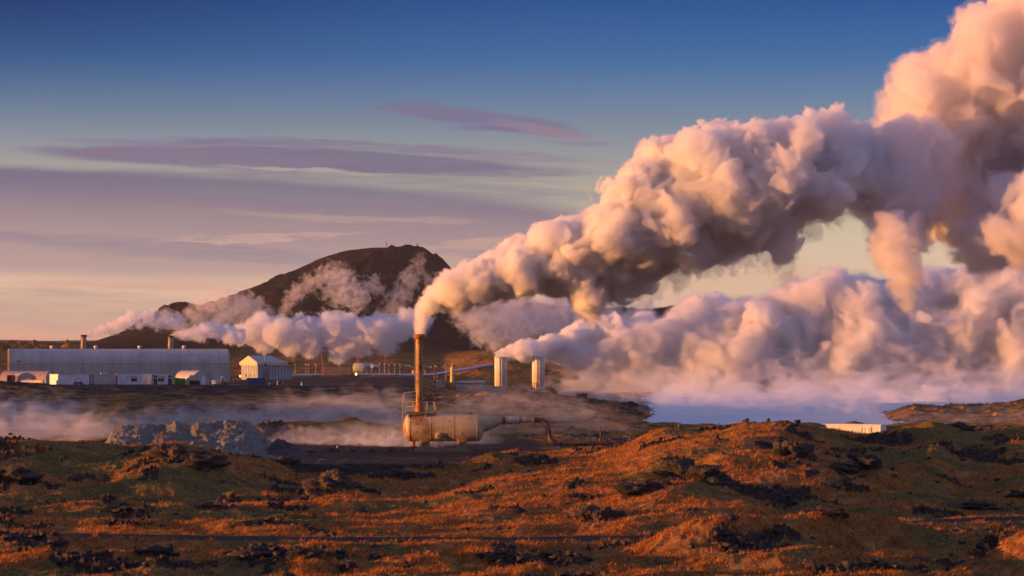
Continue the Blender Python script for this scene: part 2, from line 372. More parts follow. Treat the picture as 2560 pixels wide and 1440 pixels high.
    track = (1 - sstep(np.abs(px - tp), 14, 22)) * sstep(Y, 536, 545) * (1 - sstep(Y, 790, 820))
    z += 7.5 * np.exp(-(np.abs((X + 150) / 42) ** 2.5)) * sstep(Y, 258, 290) * (1 - sstep(Y, 500, 540)) * (1 + 0.15 * fbm(X, Y, 30, 3, .5, 3.3))  # unseen rise left of the frame, added to shade the plain and mist
    # knoll that carries the camera
    z += 9.3 * (1 - sstep(np.hypot(X, Y), 12, 62))
    # mountain and far land
    zt = CH + (HY - curve(px, MOUNT)) * 1900 / F
    fo = sstep(Y, 1050, 1900) ; fo = 0.35 * fo + 0.65 * fo * fo; back = 1 - sstep(Y, 1910, 2900)
    rough = fbm(X, Y, 90, 6, 0.55, 1.1)
    zm = np.maximum(zt - 6, 0) * fo * back
    z += zm + sstep(zm, 4, 22) * rough * (6.5 * (1 - sstep(Y, 1700, 1880) * 0.93))
    z += 7.5 * sstep(Y, 700, 1150) * (1 - 0.4 * sstep(Y, 2600, 3000))
    z += (1 - sstep(px, 160, 330)) * sstep(Y, 880, 1000) * (1 - sstep(Y, 1020, 1300)) * (3.2 + 1.6 * fbm(X, Y, 22, 5, 0.65, 5.0))
    z += sstep(Y, 3200, 4600) * (17 + 4.5 * fbm(X, Y, 800, 4, 0.5, 6.0)) * (1 - 0.5 * sstep(Y, 5200, 9000)) * (1 - 0.55 * sstep(px, 300, 700))
    # hummocks and rock
    open_ = (1 - np.maximum(pad, np.maximum(road, np.maximum(bank * 0.5, terr * 0.85)))) * sstep(Y, 30, 90) * (1 - sstep(Y, 1000, 1700)) * (1 - rs * 0.7)
    hum = ridged(X, Y, 3.4, 4, 0.5, 0.7) - 0.9
    pat = fbm(X, Y, 11, 3, 0.55, 8.0) + 0.22 * fbm(X, Y, 2.2, 2, 0.5, 3.0)
    bump = gpx(X, Y, 1760, 163, 11, 7, 1.0) + gpx(X, Y, 1690, 158, 6, 4, .6) + gpx(X, Y, 420, 183, 6, 5, .55) + gpx(X, Y, 2000, 130, 10, 3, .35) + gpx(X, Y, 840, 178, 3, 3, .8) + gpx(X, Y, 1080, 196, 8, 4, .5) + gpx(X, Y, 600, 120, 12, 2.6, .65) + gpx(X, Y, 1240, 119, 5, 2, .6) + gpx(X, Y, 240, 119, 7, 3, .6) + gpx(X, Y, 20, 176, 3, 3, .7) + gpx(X, Y, 2150, 171, 5, 4, .7)
    smooth_hill = gpx(X, Y, 1350, 165, 13, 24, .9) + gpx(X, Y, 1650, 190, 10, 9, .5) + gpx(X, Y, 2330, 172, 12, 12, .7)
    rockm = sstep(pat + 0.75 * bump - 0.7 * smooth_hill, 0.5, 0.8) * open_
    midrock = sstep(pat + 0.42, 0.42, 0.8) * sstep(Y, 300, 420) * (1 - sstep(Y, 640, 760))
    rockm = np.maximum(rockm, midrock * open_ * 0.8)
    z += open_ * near * 0.13 * fbm(X, Y, 6.5, 2, 0.5, 7.7)
    z += open_ * (0.115 * hum * (1 - 0.55 * smooth_hill) + 0.03 * fbm(X, Y, 0.75, 3, 0.6, 1.9) * near)
    rk = ridged(X, Y, 1.9, 5, 0.62, 2.7) - 1.0
    z += rockm * (0.40 * rk + 0.16 + 0.10 * (ridged(X, Y, 0.6, 3, 0.6, 6.1) - 1.0) * near) * np.minimum(1, 200 / Yp + 0.2)
    z += bank * 0.12 * fbm(X, Y, 0.8, 3, 0.7, 4.4) + pad * 0.06 * fbm(X, Y * 0.6, 1.6, 3, 0.6, 0.4)
    moss = sstep(fbm(X, Y, 19, 4, 0.55, 5.5) + 0.45 * (sstep(px, 1900, 2300) + (1 - sstep(px, 500, 900))) * sstep(Y, 140, 160) * (1 - sstep(Y, 195, 215)) - 0.5 * gpx(X, Y, 1350, 165, 16, 26, 1.0), 0.1, 0.6)
    berm = sstep(Y, 480, 500) * (1 - sstep(Y, 536, 548)) * left * (0.75 + 0.5 * fbm(X, Y, 14, 3, .6, 1.4))
    gravel = np.maximum(np.maximum(pad, bank), np.maximum(np.maximum(terr, track), berm))
    return z, dict(rock=rockm, moss=moss, gravel=np.clip(gravel, 0, 1), road=road, dark=np.clip(np.maximum(bank, berm), 0, 1), far=sstep(Y, 900, 1300))
def ground_z(px, Y):
    X = (px - CX) * Y / F
    return float(terrain(np.array([X], np.float32), np.array([Y], np.float32))[0][0])
def rows():
    y = [-55.0]; 
    while y[-1] < 16000:
        v = y[-1]
        s = 6 if v < 70 else 1.5 if v < 105 else 0.16 if v < 150 else 0.2 if v < 225 else 0.42 if v < 320 else 0.85 if v < 560 else 0.008 * (v - 560) + 1.2 if v < 1600 else 9 if v < 1960 else 0.05 * (v - 1500)
        y.append(v + s)
    return np.array(y, np.float32)
yr = rows()
ucore = np.linspace(-0.235, 0.235, 1000); uo = 0.235 + np.cumsum(0.0006 * 1.13 ** np.arange(1, 62)); uo = uo[uo < 5]
us = np.concatenate([-uo[::-1], ucore, uo]).astype(np.float32)
GX = us[None, :] * (yr[:, None] + 60); GY = np.repeat(yr[:, None], len(us), 1)
gz, gm = terrain(GX.ravel(), GY.ravel())
nr, nc = GX.shape; ii = np.arange(nr * nc, dtype=np.int32).reshape(nr, nc)
gq = np.stack([ii[:-1, :-1], ii[:-1, 1:], ii[1:, 1:], ii[1:, :-1]], -1).reshape(-1, 4)
gme = mesh_np('ground', np.stack([GX.ravel(), GY.ravel(), gz], 1), quads=gq, smooth=True)
for nm, a in gm.items():
    at_ = gme.attributes.new('m_' + nm, 'FLOAT', 'POINT'); at_.data.foreach_set('value', a.astype(np.float32).ravel())
def ground_mat():
    m = bpy.data.materials.new('heath'); m.use_nodes = True; k = NT(m.node_tree)
    bs = k.n['Principled BSDF']; g = k.n.new('ShaderNodeNewGeometry'); pos = g.outputs['Position']
    A = lambda n: k.add('ShaderNodeAttribute', dict(attribute_name='m_' + n)).outputs['Fac']
    big = k.noise(pos, 0.16, 5, 0.6).outputs[0]; mid = k.noise(pos, 0.9, 5, 0.65).outputs[0]; fine = k.noise(pos, 6.0, 4, 0.7).outputs[0]; tiny = k.noise(pos, 22.0, 3, 0.7).outputs[0]
    straw = k.ramp(mid, [(0.25, (0.09, 0.04, 0.014)), (0.5, (0.26, 0.12, 0.04)), (0.75, (0.42, 0.24, 0.09))])
    mossc = k.ramp(fine, [(0.3, (0.055, 0.048, 0.017)), (0.6, (0.13, 0.115, 0.042)), (0.8, (0.24, 0.22, 0.12))])
    col = k.mix(k.m('MULTIPLY', A('moss'), k.ss(big, 0.3, 0.62, 0.55, 1.0)), straw, mossc)
    col = k.mix(k.ss(big, 0.56, 0.72), col, (0.09, 0.075, 0.02))
    col = k.mix(1.0, col, k.ramp(fine, [(0.25, (0.5, 0.5, 0.5)), (0.75, (1.7, 1.6, 1.5))]), 'MULTIPLY')
    lich = k.ss(k.m('ADD', fine, k.m('MULTIPLY', tiny, 0.6)), 1.0, 1.08)
    rockc = k.mix(lich, k.ramp(k.m('MULTIPLY_ADD', fine, 0.6, k.m('MULTIPLY', mid, 0.4)), [(0.36, (0.008, 0.006, 0.005)), (0.52, (0.04, 0.03, 0.022)), (0.66, (0.12, 0.085, 0.055))]), (0.2, 0.2, 0.2))
    rk = k.ss(k.m('ADD', A('rock'), k.m('MULTIPLY', k.m('ADD', k.m('SUBTRACT', fine, 0.5), k.m('SUBTRACT', mid, 0.5)), 1.1)), 0.46, 0.62)
    col = k.mix(rk, col, rockc)
    grav = k.mix(k.m('MULTIPLY', A('dark'), 0.85), k.ramp(tiny, [(0.3, (0.035, 0.03, 0.028)), (0.7, (0.1, 0.085, 0.075))]), k.ramp(tiny, [(0.3, (0.008, 0.008, 0.009)), (0.7, (0.04, 0.038, 0.04))]))
    sc_ = k.add('ShaderNodeMapping', Vector=pos); sc_.inputs['Scale'].default_value = (0.12, 1.1, 1.0)
    grav = k.mix(k.m('MULTIPLY', k.ss(k.noise(sc_.outputs[0], 1.0, 5, 0.6).outputs[0], 0.48, 0.62), k.m('SUBTRACT', 0.8, k.m('MULTIPLY', A('dark'), 0.7))), grav, (0.20, 0.11, 0.06))
    col = k.mix(k.ss(k.m('ADD', A('gravel'), k.m('MULTIPLY', k.m('SUBTRACT', mid, 0.5), 0.6)), 0.4, 0.6), col, grav)
    col = k.mix(k.ss(k.m('ADD', A('road'), k.m('MULTIPLY', k.m('SUBTRACT', fine, 0.5), 0.5)), 0.4, 0.6), col, k.ramp(tiny, [(0.3, (0.03, 0.03, 0.032)), (0.7, (0.065, 0.062, 0.062))]))
    fn = k.noise(pos, 0.012, 8, 0.62).outputs[0]; fn2 = k.noise(pos, 0.06, 6, 0.65).outputs[0]
    farc = k.mix(k.ss(k.m('ADD', fn, k.m('MULTIPLY', fn2, 0.5)), 0.68, 0.92), k.ramp(fn2, [(0.3, (0.007, 0.007, 0.009)), (0.7, (0.026, 0.022, 0.024))]), (0.032, 0.023, 0.02))
    col = k.mix(A('far'), col, farc)
    k.l.new(col, bs.inputs['Base Color']); bs.inputs['Roughness'].default_value = 0.95
    k.l.new(k.m('MULTIPLY', rk, 0.12), bs.inputs['Specular IOR Level'])
    k.l.new(k.ss(lich, 0, 1, 0.9, 0.45), bs.inputs['Roughness'])
    b1 = k.n.new('ShaderNodeBump'); b1.inputs['Strength'].default_value = 0.9; b1.inputs['Distance'].default_value = 0.05
    hh = k.m('ADD', fine, k.m('MULTIPLY', tiny, 0.3))
    k.l.new(k.m('MULTIPLY', hh, k.m('SUBTRACT', 1.0, k.m('MULTIPLY', A('road'), 0.8))), b1.inputs['Height'])
    b2 = k.n.new('ShaderNodeBump'); b2.inputs['Strength'].default_value = 1.0; b2.inputs['Distance'].default_value = 9.0
    k.l.new(k.m('MULTIPLY', fn2, A('far')), b2.inputs['Height']); k.l.new(b1.outputs[0], b2.inputs['Normal']); k.l.new(b2.outputs[0], bs.inputs['Normal'])
    return m
gme.materials.append(ground_mat())
tag(link(bpy.data.objects.new('ground', gme)), 'rough lava heath of orange grass, green moss and dark rock reaching to the mountain', kind='structure')
print('ground', nr, nc, nr * nc)
# ------------------------------------------------------------------ dry grass on the heath
def simple_mat(name, col, rough=0.8, **kw):
    m = bpy.data.materials.new(name); m.use_nodes = True; b = m.node_tree.nodes['Principled BSDF']
    b.inputs['Base Color'].default_value = (*col, 1); b.inputs['Roughness'].default_value = rough
    for k_, v in kw.items(): b.inputs[k_.replace('_', ' ')].default_value = v
    return m
def build_grass(n=620000):
    r = np.random.default_rng(11)
    Y = 109 + (r.random(n) ** 1.25) * 112; px = r.uniform(-140, 2700, n)
    X = ((px - CX) * Y / F).astype(np.float32); Y = Y.astype(np.float32)
    z, m = terrain(X, Y)
    clump = fbm(X, Y, 1.5, 3, 0.6, 9.0) + 0.7 * fbm(X, Y, 5.5, 2, 0.5, 4.0)
    keep = (m['rock'] < 0.3 + 0.5 * r.random(n)) & (m['gravel'] < 0.3) & (m['road'] < 0.25) & (clump > -0.3 + 0.5 * m['moss'] + r.normal(0, .15, n))
    X, Y, z, moss = X[keep], Y[keep], z[keep], m['moss'][keep]; n = len(X)
    h = (0.10 + 0.16 * r.random(n)) * (1 - 0.45 * moss) * np.clip(0.65 + 0.6 * clump[keep], 0.35, 1.4); w = 0.016 + 0.03 * r.random(n)
    pxk = CX + F * X / Y; tall = np.exp(-((pxk - 1435) / 45) ** 2 - ((Y - 133.2) / 1.2) ** 2) + .7 * np.exp(-((pxk - 1590) / 25) ** 2 - ((Y - 133.4) / 1.0) ** 2) + .5 * np.exp(-((pxk - 1320) / 40) ** 2 - ((Y - 133.2) / 1.0) ** 2)
    h = h * (1 + 2.2 * tall * r.random(n))
    a = r.uniform(0, 2 * np.pi, n); lean = r.normal(0, 0.5, (n, 2)) * h[:, None] + np.array([0.35, 0.0]) * h[:, None]
    v = np.empty((n, 3, 3), np.float32)
    v[:, 0] = np.stack([X - np.cos(a) * w, Y - np.sin(a) * w, z - 0.03], 1); v[:, 1] = np.stack([X + np.cos(a) * w, Y + np.sin(a) * w, z - 0.03], 1)
    v[:, 2] = np.stack([X + lean[:, 0], Y + lean[:, 1], z + h], 1)
    me = mesh_np('dry_grass', v.reshape(-1, 3), tris=np.arange(n * 3).reshape(-1, 3))
    tone = np.repeat(np.clip(moss * 0.8 + 0.12 - 0.25 * clump[keep] + r.normal(0, 0.15, n), 0, 1), 3); var = np.repeat(r.random(n), 3)
    for nm, q in (('tone', tone), ('var', var)):
        at_ = me.attributes.new(nm, 'FLOAT', 'POINT'); at_.data.foreach_set('value', q.astype(np.float32))
    m = bpy.data.materials.new('grass_blade'); m.use_nodes = True; k = NT(m.node_tree); k.n.clear()
    out = k.n.new('ShaderNodeOutputMaterial'); A = lambda s: k.add('ShaderNodeAttribute', dict(attribute_name=s)).outputs['Fac']
    pos = k.n.new('ShaderNodeNewGeometry').outputs['Position']; big = k.noise(pos, 0.22, 4, 0.6).outputs[0]
    c1 = k.ramp(A('var'), [(0.0, (0.19, 0.062, 0.015)), (0.5, (0.48, 0.175, 0.04)), (1.0, (0.62, 0.31, 0.10))])
    c2 = k.ramp(A('var'), [(0.0, (0.075, 0.064, 0.022)), (0.6, (0.17, 0.143, 0.052)), (1.0, (0.28, 0.25, 0.13))])
    c = k.mix(k.ss(k.m('ADD', A('tone'), k.m('MULTIPLY', k.m('SUBTRACT', big, 0.5), 0.9)), 0.25, 0.7), c1, c2)
    d = k.add('ShaderNodeBsdfDiffuse', Color=c); t = k.add('ShaderNodeBsdfTranslucent', Color=c)
    mx = k.n.new('ShaderNodeMixShader'); mx.inputs[0].default_value = 0.35
    k.l.new(d.outputs[0], mx.inputs[1]); k.l.new(t.outputs[0], mx.inputs[2]); k.l.new(mx.outputs[0], out.inputs[0])
    me.materials.append(m); tag(link(bpy.data.objects.new('dry_grass', me)), 'short dry orange grass and moss covering the heath', kind='stuff')
    print('grass', n)
build_grass()

# ------------------------------------------------------------------ loose lava stones lying among the outcrops
def build_stones(n=70000):
    r = np.random.default_rng(5); Y = (110 + r.random(n) ** 1.2 * 105).astype(np.float32); px = r.uniform(-100, 2660, n); X = ((px - CX) * Y / F).astype(np.float32)
    z, m = terrain(X, Y); keep = (m['rock'] > 0.3 + 1.1 * r.random(n)) | (r.random(n) < 0.012 * (m['road'] < .1) * (m['gravel'] < .2)) | ((m['dark'] > .5) & (r.random(n) < .35))
    X, Y, z = X[keep], Y[keep], z[keep]; n = len(X); bm = bmesh.new(); bmesh.ops.create_icosphere(bm, subdivisions=2, radius=1.0)
    B = np.array([v.co[:] for v in bm.verts], np.float32); T = np.array([[v.index for v in f.verts] for f in bm.faces], np.int32); bm.free()
    var = np.stack([B * (1 + 0.55 * s3(T3, B @ rot_mat(80 + i) * 1.3 + i * 3, 13) + 0.9 * (s3(TW, B @ rot_mat(90 + i) * 1.7 + i, 8) - .5))[:, None] for i in range(24)])
    s = 0.035 + 0.17 * r.random(n) ** 3; k_ = r.integers(0, 24, n); a = r.uniform(0, 6.28, n); c, sn = np.cos(a), np.sin(a)
    V = var[k_] * s[:, None, None] * np.array([1.25, 1.0, 0.75]); V = np.stack([V[..., 0] * c[:, None] - V[..., 1] * sn[:, None], V[..., 0] * sn[:, None] + V[..., 1] * c[:, None], V[..., 2]], -1)
    V = V + np.stack([X, Y, z + s * .25], 1)[:, None, :]
    me = mesh_np('loose_stones', V.reshape(-1, 3), tris=(T[None] + (np.arange(n) * len(B))[:, None, None]).reshape(-1, 3)); m_ = bpy.data.materials.new('loose_lava'); m_.use_nodes = True; k = NT(m_.node_tree); bs = k.n['Principled BSDF']
    p = k.n.new('ShaderNodeNewGeometry').outputs['Position']; nz = k.noise(p, 1.4, 4, .6).outputs[0]; nf = k.noise(p, 9, 3, .6).outputs[0]
    k.l.new(k.mix(k.ss(nf, .66, .71), k.ramp(nz, [(.35, (0.014, 0.011, 0.009)), (.65, (0.05, 0.037, 0.026))]), (0.22, 0.21, 0.2)), bs.inputs['Base Color']); bs.inputs['Roughness'].default_value = .8
    me.materials.append(m_); tag(link(bpy.data.objects.new('loose_stones', me)), 'small loose lava stones scattered among the outcrops', kind='stuff'); print('stones', n)
build_stones()
# ------------------------------------------------------------------ mesh building
class MB:
    def __init__(s): s.v = []; s.f = []; s.sm = []
    def add(s, vs, fs, smooth=False):
        b = len(s.v); s.v += [tuple(v) for v in vs]; s.f += [tuple(i + b for i in f) for f in fs]; s.sm += [smooth] * len(fs); return s
    def box(s, x0, x1, y0, y1, z0, z1):
        v = [(x, y, z) for z in (z0, z1) for y in (y0, y1) for x in (x0, x1)]
        return s.add(v, [(0, 2, 3, 1), (4, 5, 7, 6), (0, 1, 5, 4), (1, 3, 7, 5), (3, 2, 6, 7), (2, 0, 4, 6)])
    def bbox(s, x0, x1, y0, y1, z0, z1, b=0.03):
        """a box with chamfered edges"""
        bm = bmesh.new(); bmesh.ops.create_cube(bm, size=1)
        for v in bm.verts: v.co = ((x0 + x1) / 2 + v.co.x * (x1 - x0), (y0 + y1) / 2 + v.co.y * (y1 - y0), (z0 + z1) / 2 + v.co.z * (z1 - z0))
        bmesh.ops.bevel(bm, geom=list(bm.edges), offset=b, segments=1, affect='EDGES')
        s.bm(bm); return s
    def bm(s, bm, smooth=False):
        bm.verts.index_update(); s.add([v.co[:] for v in bm.verts], [[v.index for v in f.verts] for f in bm.faces], smooth); bm.free(); return s
    def rings(s, rings, cap0=True, cap1=True, smooth=True):
        n = len(rings[0]); vs = [p for r in rings for p in r]; fs = []
        for i in range(len(rings) - 1):
            for j in range(n):
                k = (j + 1) % n; fs.append((i * n + j, i * n + k, (i + 1) * n + k, (i + 1) * n + j))
        s.add(vs, fs, smooth); b = len(s.v) - len(vs)
        if cap0: s.f.append(tuple(b + j for j in range(n))[::-1]); s.sm.append(False)
        if cap1: s.f.append(tuple(b + (len(rings) - 1) * n + j for j in range(n))); s.sm.append(False)
        return s
    def lathe(s, o, axis, prof, n=20, cap0=True, cap1=True, smooth=True):
        """prof: (distance along the axis, radius)"""
        a = Vector(axis).normalized(); u = a.orthogonal().normalized(); w = a.cross(u); o = Vector(o)
        return s.rings([[o + a * d + (u * math.cos(2 * math.pi * j / n) + w * math.sin(2 * math.pi * j / n)) * r for j in range(n)] for d, r in prof], cap0, cap1, smooth)
    def cyl(s, p, q, r, r2=None, n=12):
        p, q = Vector(p), Vector(q); return s.lathe(p, q - p, [(0, r), ((q - p).length, r if r2 is None else r2)], n)
    def tube(s, pts, r, n=10):
        pts = [Vector(p) for p in pts]; rs = []; u = None
        for i, p in enumerate(pts):
            t = (pts[min(i + 1, len(pts) - 1)] - pts[max(i - 1, 0)]).normalized()
            u = t.orthogonal().normalized() if u is None else (u - t * u.dot(t)).normalized(); w = t.cross(u)
            rr = r[i] if isinstance(r, (list, tuple)) else r
            rs.append([p + (u * math.cos(2 * math.pi * j / n) + w * math.sin(2 * math.pi * j / n)) * rr for j in range(n)])
        return s.rings(rs)
    def prism(s, prof, x0, x1):
        """profile of (y, z) points pushed along x"""
        n = len(prof); vs = [(x0, y, z) for y, z in prof] + [(x1, y, z) for y, z in prof]
        return s.add(vs, [tuple(range(n))[::-1], tuple(range(n, 2 * n))] + [(j, (j + 1) % n, n + (j + 1) % n, n + j) for j in range(n)])
    def build(s, name, mat, parent=None):
        me = bpy.data.meshes.new(name); me.from_pydata(s.v, [], s.f); me.polygons.foreach_set('use_smooth', s.sm); me.materials.append(mat)
        bm = bmesh.new(); bm.from_mesh(me); bmesh.ops.recalc_face_normals(bm, faces=bm.faces); bm.to_mesh(me); bm.free(); me.update()
        o = link(bpy.data.objects.new(name, me)); o.parent = parent; return o
def thing(name, label, cat, loc, rz=0.0, group=None):
    o = link(bpy.data.objects.new(name, None)); o.location = loc; o.rotation_euler = (0, 0, rad(rz)); o.empty_display_size = 0.5
    return tag(o, label, cat, group)
def copy_thing(src, loc, rz, label):
    def cp(o, par):
        c = o.copy(); COL.objects.link(c); c.parent = par
        for ch in o.children: cp(ch, c)
        return c
    r = cp(src, None); r.location = loc; r.rotation_euler = (0, 0, rad(rz)); r['label'] = label; return r
def worn(name, base, dirt, scale=1.0, amount=0.5, rough=0.6, streak=3.0, metal=0.0, bump=0.02, ribs=0.0, ribscale=1.0, ribaxis=0, dirt2=None, grad=None, panel=0.0):
    """painted metal or concrete with blotches, vertical runs and, if asked, ribs"""
    m = bpy.data.materials.new(name); m.use_nodes = True; k = NT(m.node_tree); bs = k.n['Principled BSDF']
    co = k.n.new('ShaderNodeTexCoord').outputs['Object']
    mp = k.add('ShaderNodeMapping', Vector=co); mp.inputs['Scale'].default_value = (scale * streak, scale * streak, scale)
    a = k.noise(mp.outputs[0], 1.0, 5, 0.65).outputs[0]; b = k.noise(co, scale * 2.3, 6, 0.65).outputs[0]
    f = k.m('MULTIPLY_ADD', a, 0.55, k.m('MULTIPLY', b, 0.45))
    if grad:
        gx = k.n.new('ShaderNodeSeparateXYZ'); k.l.new(co, gx.inputs[0]); f = k.m('ADD', f, k.ss(gx.outputs[0], grad[0], grad[1], 0.0, 0.10))
    fac = k.ss(f, 0.66 - 0.3 * amount, 0.76 - 0.2 * amount)
    col = k.mix(fac, base, dirt)
    if panel:
        px_ = k.n.new('ShaderNodeSeparateXYZ'); k.l.new(co, px_.inputs[0]); w_ = k.m('SINE', k.m('MULTIPLY', px_.outputs[0], 2 * math.pi / panel)); col = k.mix(k.ss(w_, 0.75, 0.95, 0.0, 0.32), col, dirt)
        col = k.mix(k.ss(k.m('SINE', k.m('MULTIPLY', px_.outputs[0], 0.83)), -1, 1, 0, 0.25), col, dirt)
    if dirt2: col = k.mix(k.ss(k.noise(co, scale * 6, 4, 0.7).outputs[0], 0.6, 0.68), col, dirt2)
    col = k.mix(1.0, col, k.ramp(b, [(0.3, (0.78, 0.78, 0.78)), (0.7, (1.12, 1.12, 1.12))]), 'MULTIPLY')
    k.l.new(col, bs.inputs['Base Color']); k.l.new(k.m('MULTIPLY_ADD', fac, 0.25, rough), bs.inputs['Roughness']); bs.inputs['Metallic'].default_value = metal
    bp = k.n.new('ShaderNodeBump'); bp.inputs['Distance'].default_value = bump; k.l.new(b, bp.inputs['Height']); nrm = bp.outputs[0]
    if ribs:
        sp = k.n.new('ShaderNodeSeparateXYZ'); k.l.new(co, sp.inputs[0])
        s_ = k.m('SINE', k.m('MULTIPLY', sp.outputs[ribaxis], 2 * math.pi / ribscale))
        b2 = k.n.new('ShaderNodeBump'); b2.inputs['Distance'].default_value = ribs; k.l.new(s_, b2.inputs['Height']); k.l.new(nrm, b2.inputs['Normal']); nrm = b2.outputs[0]
    k.l.new(nrm, bs.inputs['Normal']); return m
M = dict(
    vessel=worn('vessel_paint', (0.60, 0.46, 0.24), (0.25, 0.11, 0.045), 0.35, 0.54, 0.6, 3.0, dirt2=(0.13, 0.05, 0.02), grad=(0.6, -3.6)),
    stack=worn('stack_paint', (0.43, 0.28, 0.075), (0.15, 0.05, 0.02), 0.4, 0.72, 0.55, 5.0, dirt2=(0.07, 0.03, 0.015)),
    rust=worn('rust', (0.30, 0.10, 0.03), (0.15, 0.05, 0.02), 0.8, 0.5, 0.75),
    flare=worn('rust_orange', (0.42, 0.13, 0.03), (0.2, 0.06, 0.02), 0.8, 0.4, 0.7),
    pipe=worn('rusty_pipe', (0.14, 0.06, 0.04), (0.07, 0.03, 0.022), 0.8, 0.5, 0.65),
    green=worn('olive_paint', (0.17, 0.17, 0.10), (0.15, 0.07, 0.03), 0.8, 0.4, 0.6),
    yellow=worn('mustard_paint', (0.36, 0.26, 0.10), (0.2, 0.09, 0.03), 0.8, 0.35, 0.6),
    skid=worn('skid_paint', (0.33, 0.22, 0.12), (0.2, 0.09, 0.04), 0.8, 0.5, 0.75),
    rail=worn('rail_paint', (0.36, 0.31, 0.22), (0.2, 0.1, 0.05), 1.5, 0.4, 0.5),
    steel=simple_mat('galvanised_steel', (0.32, 0.33, 0.34), 0.45, Metallic=0.6),
    dark=simple_mat('dark_paint', (0.025, 0.026, 0.03), 0.6), black=simple_mat('black_glass', (0.012, 0.012, 0.014), 0.25),
    hall=worn('hall_sheet', (0.50, 0.47, 0.40), (0.32, 0.29, 0.25), 0.08, 0.4, 0.5, 6.0, 0.0, 0.01, panel=2.4),
    pale=worn('shade_blue_sheet', (0.32, 0.38, 0.44), (0.3, 0.32, 0.33), 0.25, 0.3, 0.5, 4.0),  # wall colour darkened and blued in place of shade
    white=worn('white_sheet', (0.72, 0.73, 0.72), (0.5, 0.48, 0.44), 0.25, 0.3, 0.5, 4.0, 0.0, 0.005, 0.02, 0.45),
    cream=worn('cream_sheet', (0.60, 0.58, 0.48), (0.38, 0.25, 0.14), 0.3, 0.35, 0.5, 4.0, 0.0, 0.005, 0.05, 0.36),
    plain=worn('white_panel', (0.76, 0.76, 0.75), (0.6, 0.58, 0.54), 0.3, 0.3, 0.5), roof=worn('grey_roof', (0.33, 0.36, 0.38), (0.24, 0.25, 0.26), 0.3, 0.4, 0.4, 2.0),
    conc=worn('pale_concrete', (0.46, 0.43, 0.38), (0.28, 0.25, 0.22), 0.3, 0.4, 0.85, 3.0), silo=worn('silo_steel', (0.74, 0.66, 0.54), (0.42, 0.33, 0.22), 0.15, 0.3, 0.5, 6.0),
    shelter=worn('shelter_sheet', (0.46, 0.42, 0.36), (0.3, 0.26, 0.22), 0.4, 0.3, 0.5), rosy=worn('rosy_sheet', (0.42, 0.31, 0.27), (0.3, 0.2, 0.17), 0.4, 0.3, 0.6),
    blue=worn('blue_paint', (0.03, 0.09, 0.30), (0.03, 0.06, 0.16), 0.6, 0.3, 0.5, 3.0, 0, 0.005, 0.04, 0.4), sky=simple_mat('light_blue_paint', (0.05, 0.22, 0.5), 0.5),
    gbin=worn('green_paint', (0.03, 0.30, 0.03), (0.02, 0.16, 0.02), 0.6, 0.3, 0.5), ybin=simple_mat('yellow_paint', (0.7, 0.6, 0.04), 0.5),
    redb=worn('red_brown_paint', (0.22, 0.06, 0.035), (0.1, 0.04, 0.03), 0.6, 0.4, 0.6), orange=worn('orange_paint', (0.45, 0.16, 0.06), (0.25, 0.08, 0.04), 0.6, 0.4, 0.6),
    tanks=worn('cream_tank', (0.62, 0.5, 0.36), (0.4, 0.24, 0.14), 0.5, 0.3, 0.45), lag=simple_mat('pipe_lagging', (0.42, 0.45, 0.48), 0.35, Metallic=0.5),
    wood=worn('weathered_wood', (0.26, 0.2, 0.14), (0.14, 0.1, 0.07), 1.5, 0.4, 0.85), sign=simple_mat('white_sign', (0.75, 0.75, 0.72), 0.5),
    stackg=worn('sooty_stack', (0.34, 0.26, 0.18), (0.09, 0.06, 0.05), 0.3, 0.55, 0.7, 2.0),
)
# ------------------------------------------------------------------ the steam separator on the gravel pad
SY = 252.0; q = mpp(SY)
def sx(px): return (px - 1100) * q
def sz(py): return (1131 - py) * q
def lx(px, py, dy=0.0): return Vector((sx(px), dy, sz(py)))
sep_o = at(1100, 1131, SY); sep_o.z = zpx(1131, SY)
S = thing('steam_separator', 'rusty cream horizontal steam vessel on legs with a tall ochre stack at its left end', 'steam separator', sep_o)
vr, vz = 1.43, sz(1069)
dome = [(math.sin(t) * vr * 0.5, math.cos(t) * vr) for t in np.linspace(0, math.pi / 2, 9)]
prof = [(-d, max(r, 0.001)) for d, r in dome[::-1]]
Lv = sx(1194) - sx(1025)
vb = MB().lathe((sx(1025), 0, vz), (1, 0, 0), prof + [(Lv * t, vr) for t in (0.25, 0.5, 0.75)] + [(Lv + d, max(r, 0.001)) for d, r in dome], 48)
V = vb.build('vessel', M['vessel'], S)
for px in (1026, 1078, 1135, 1193): MB().lathe((sx(px) - 0.03, 0, vz), (1, 0, 0), [(0, vr + 0.003), (0.012, vr + 0.014), (0.05, vr + 0.014), (0.06, vr + 0.003)], 48, False, False).build('weld_seam', M['vessel'], V)
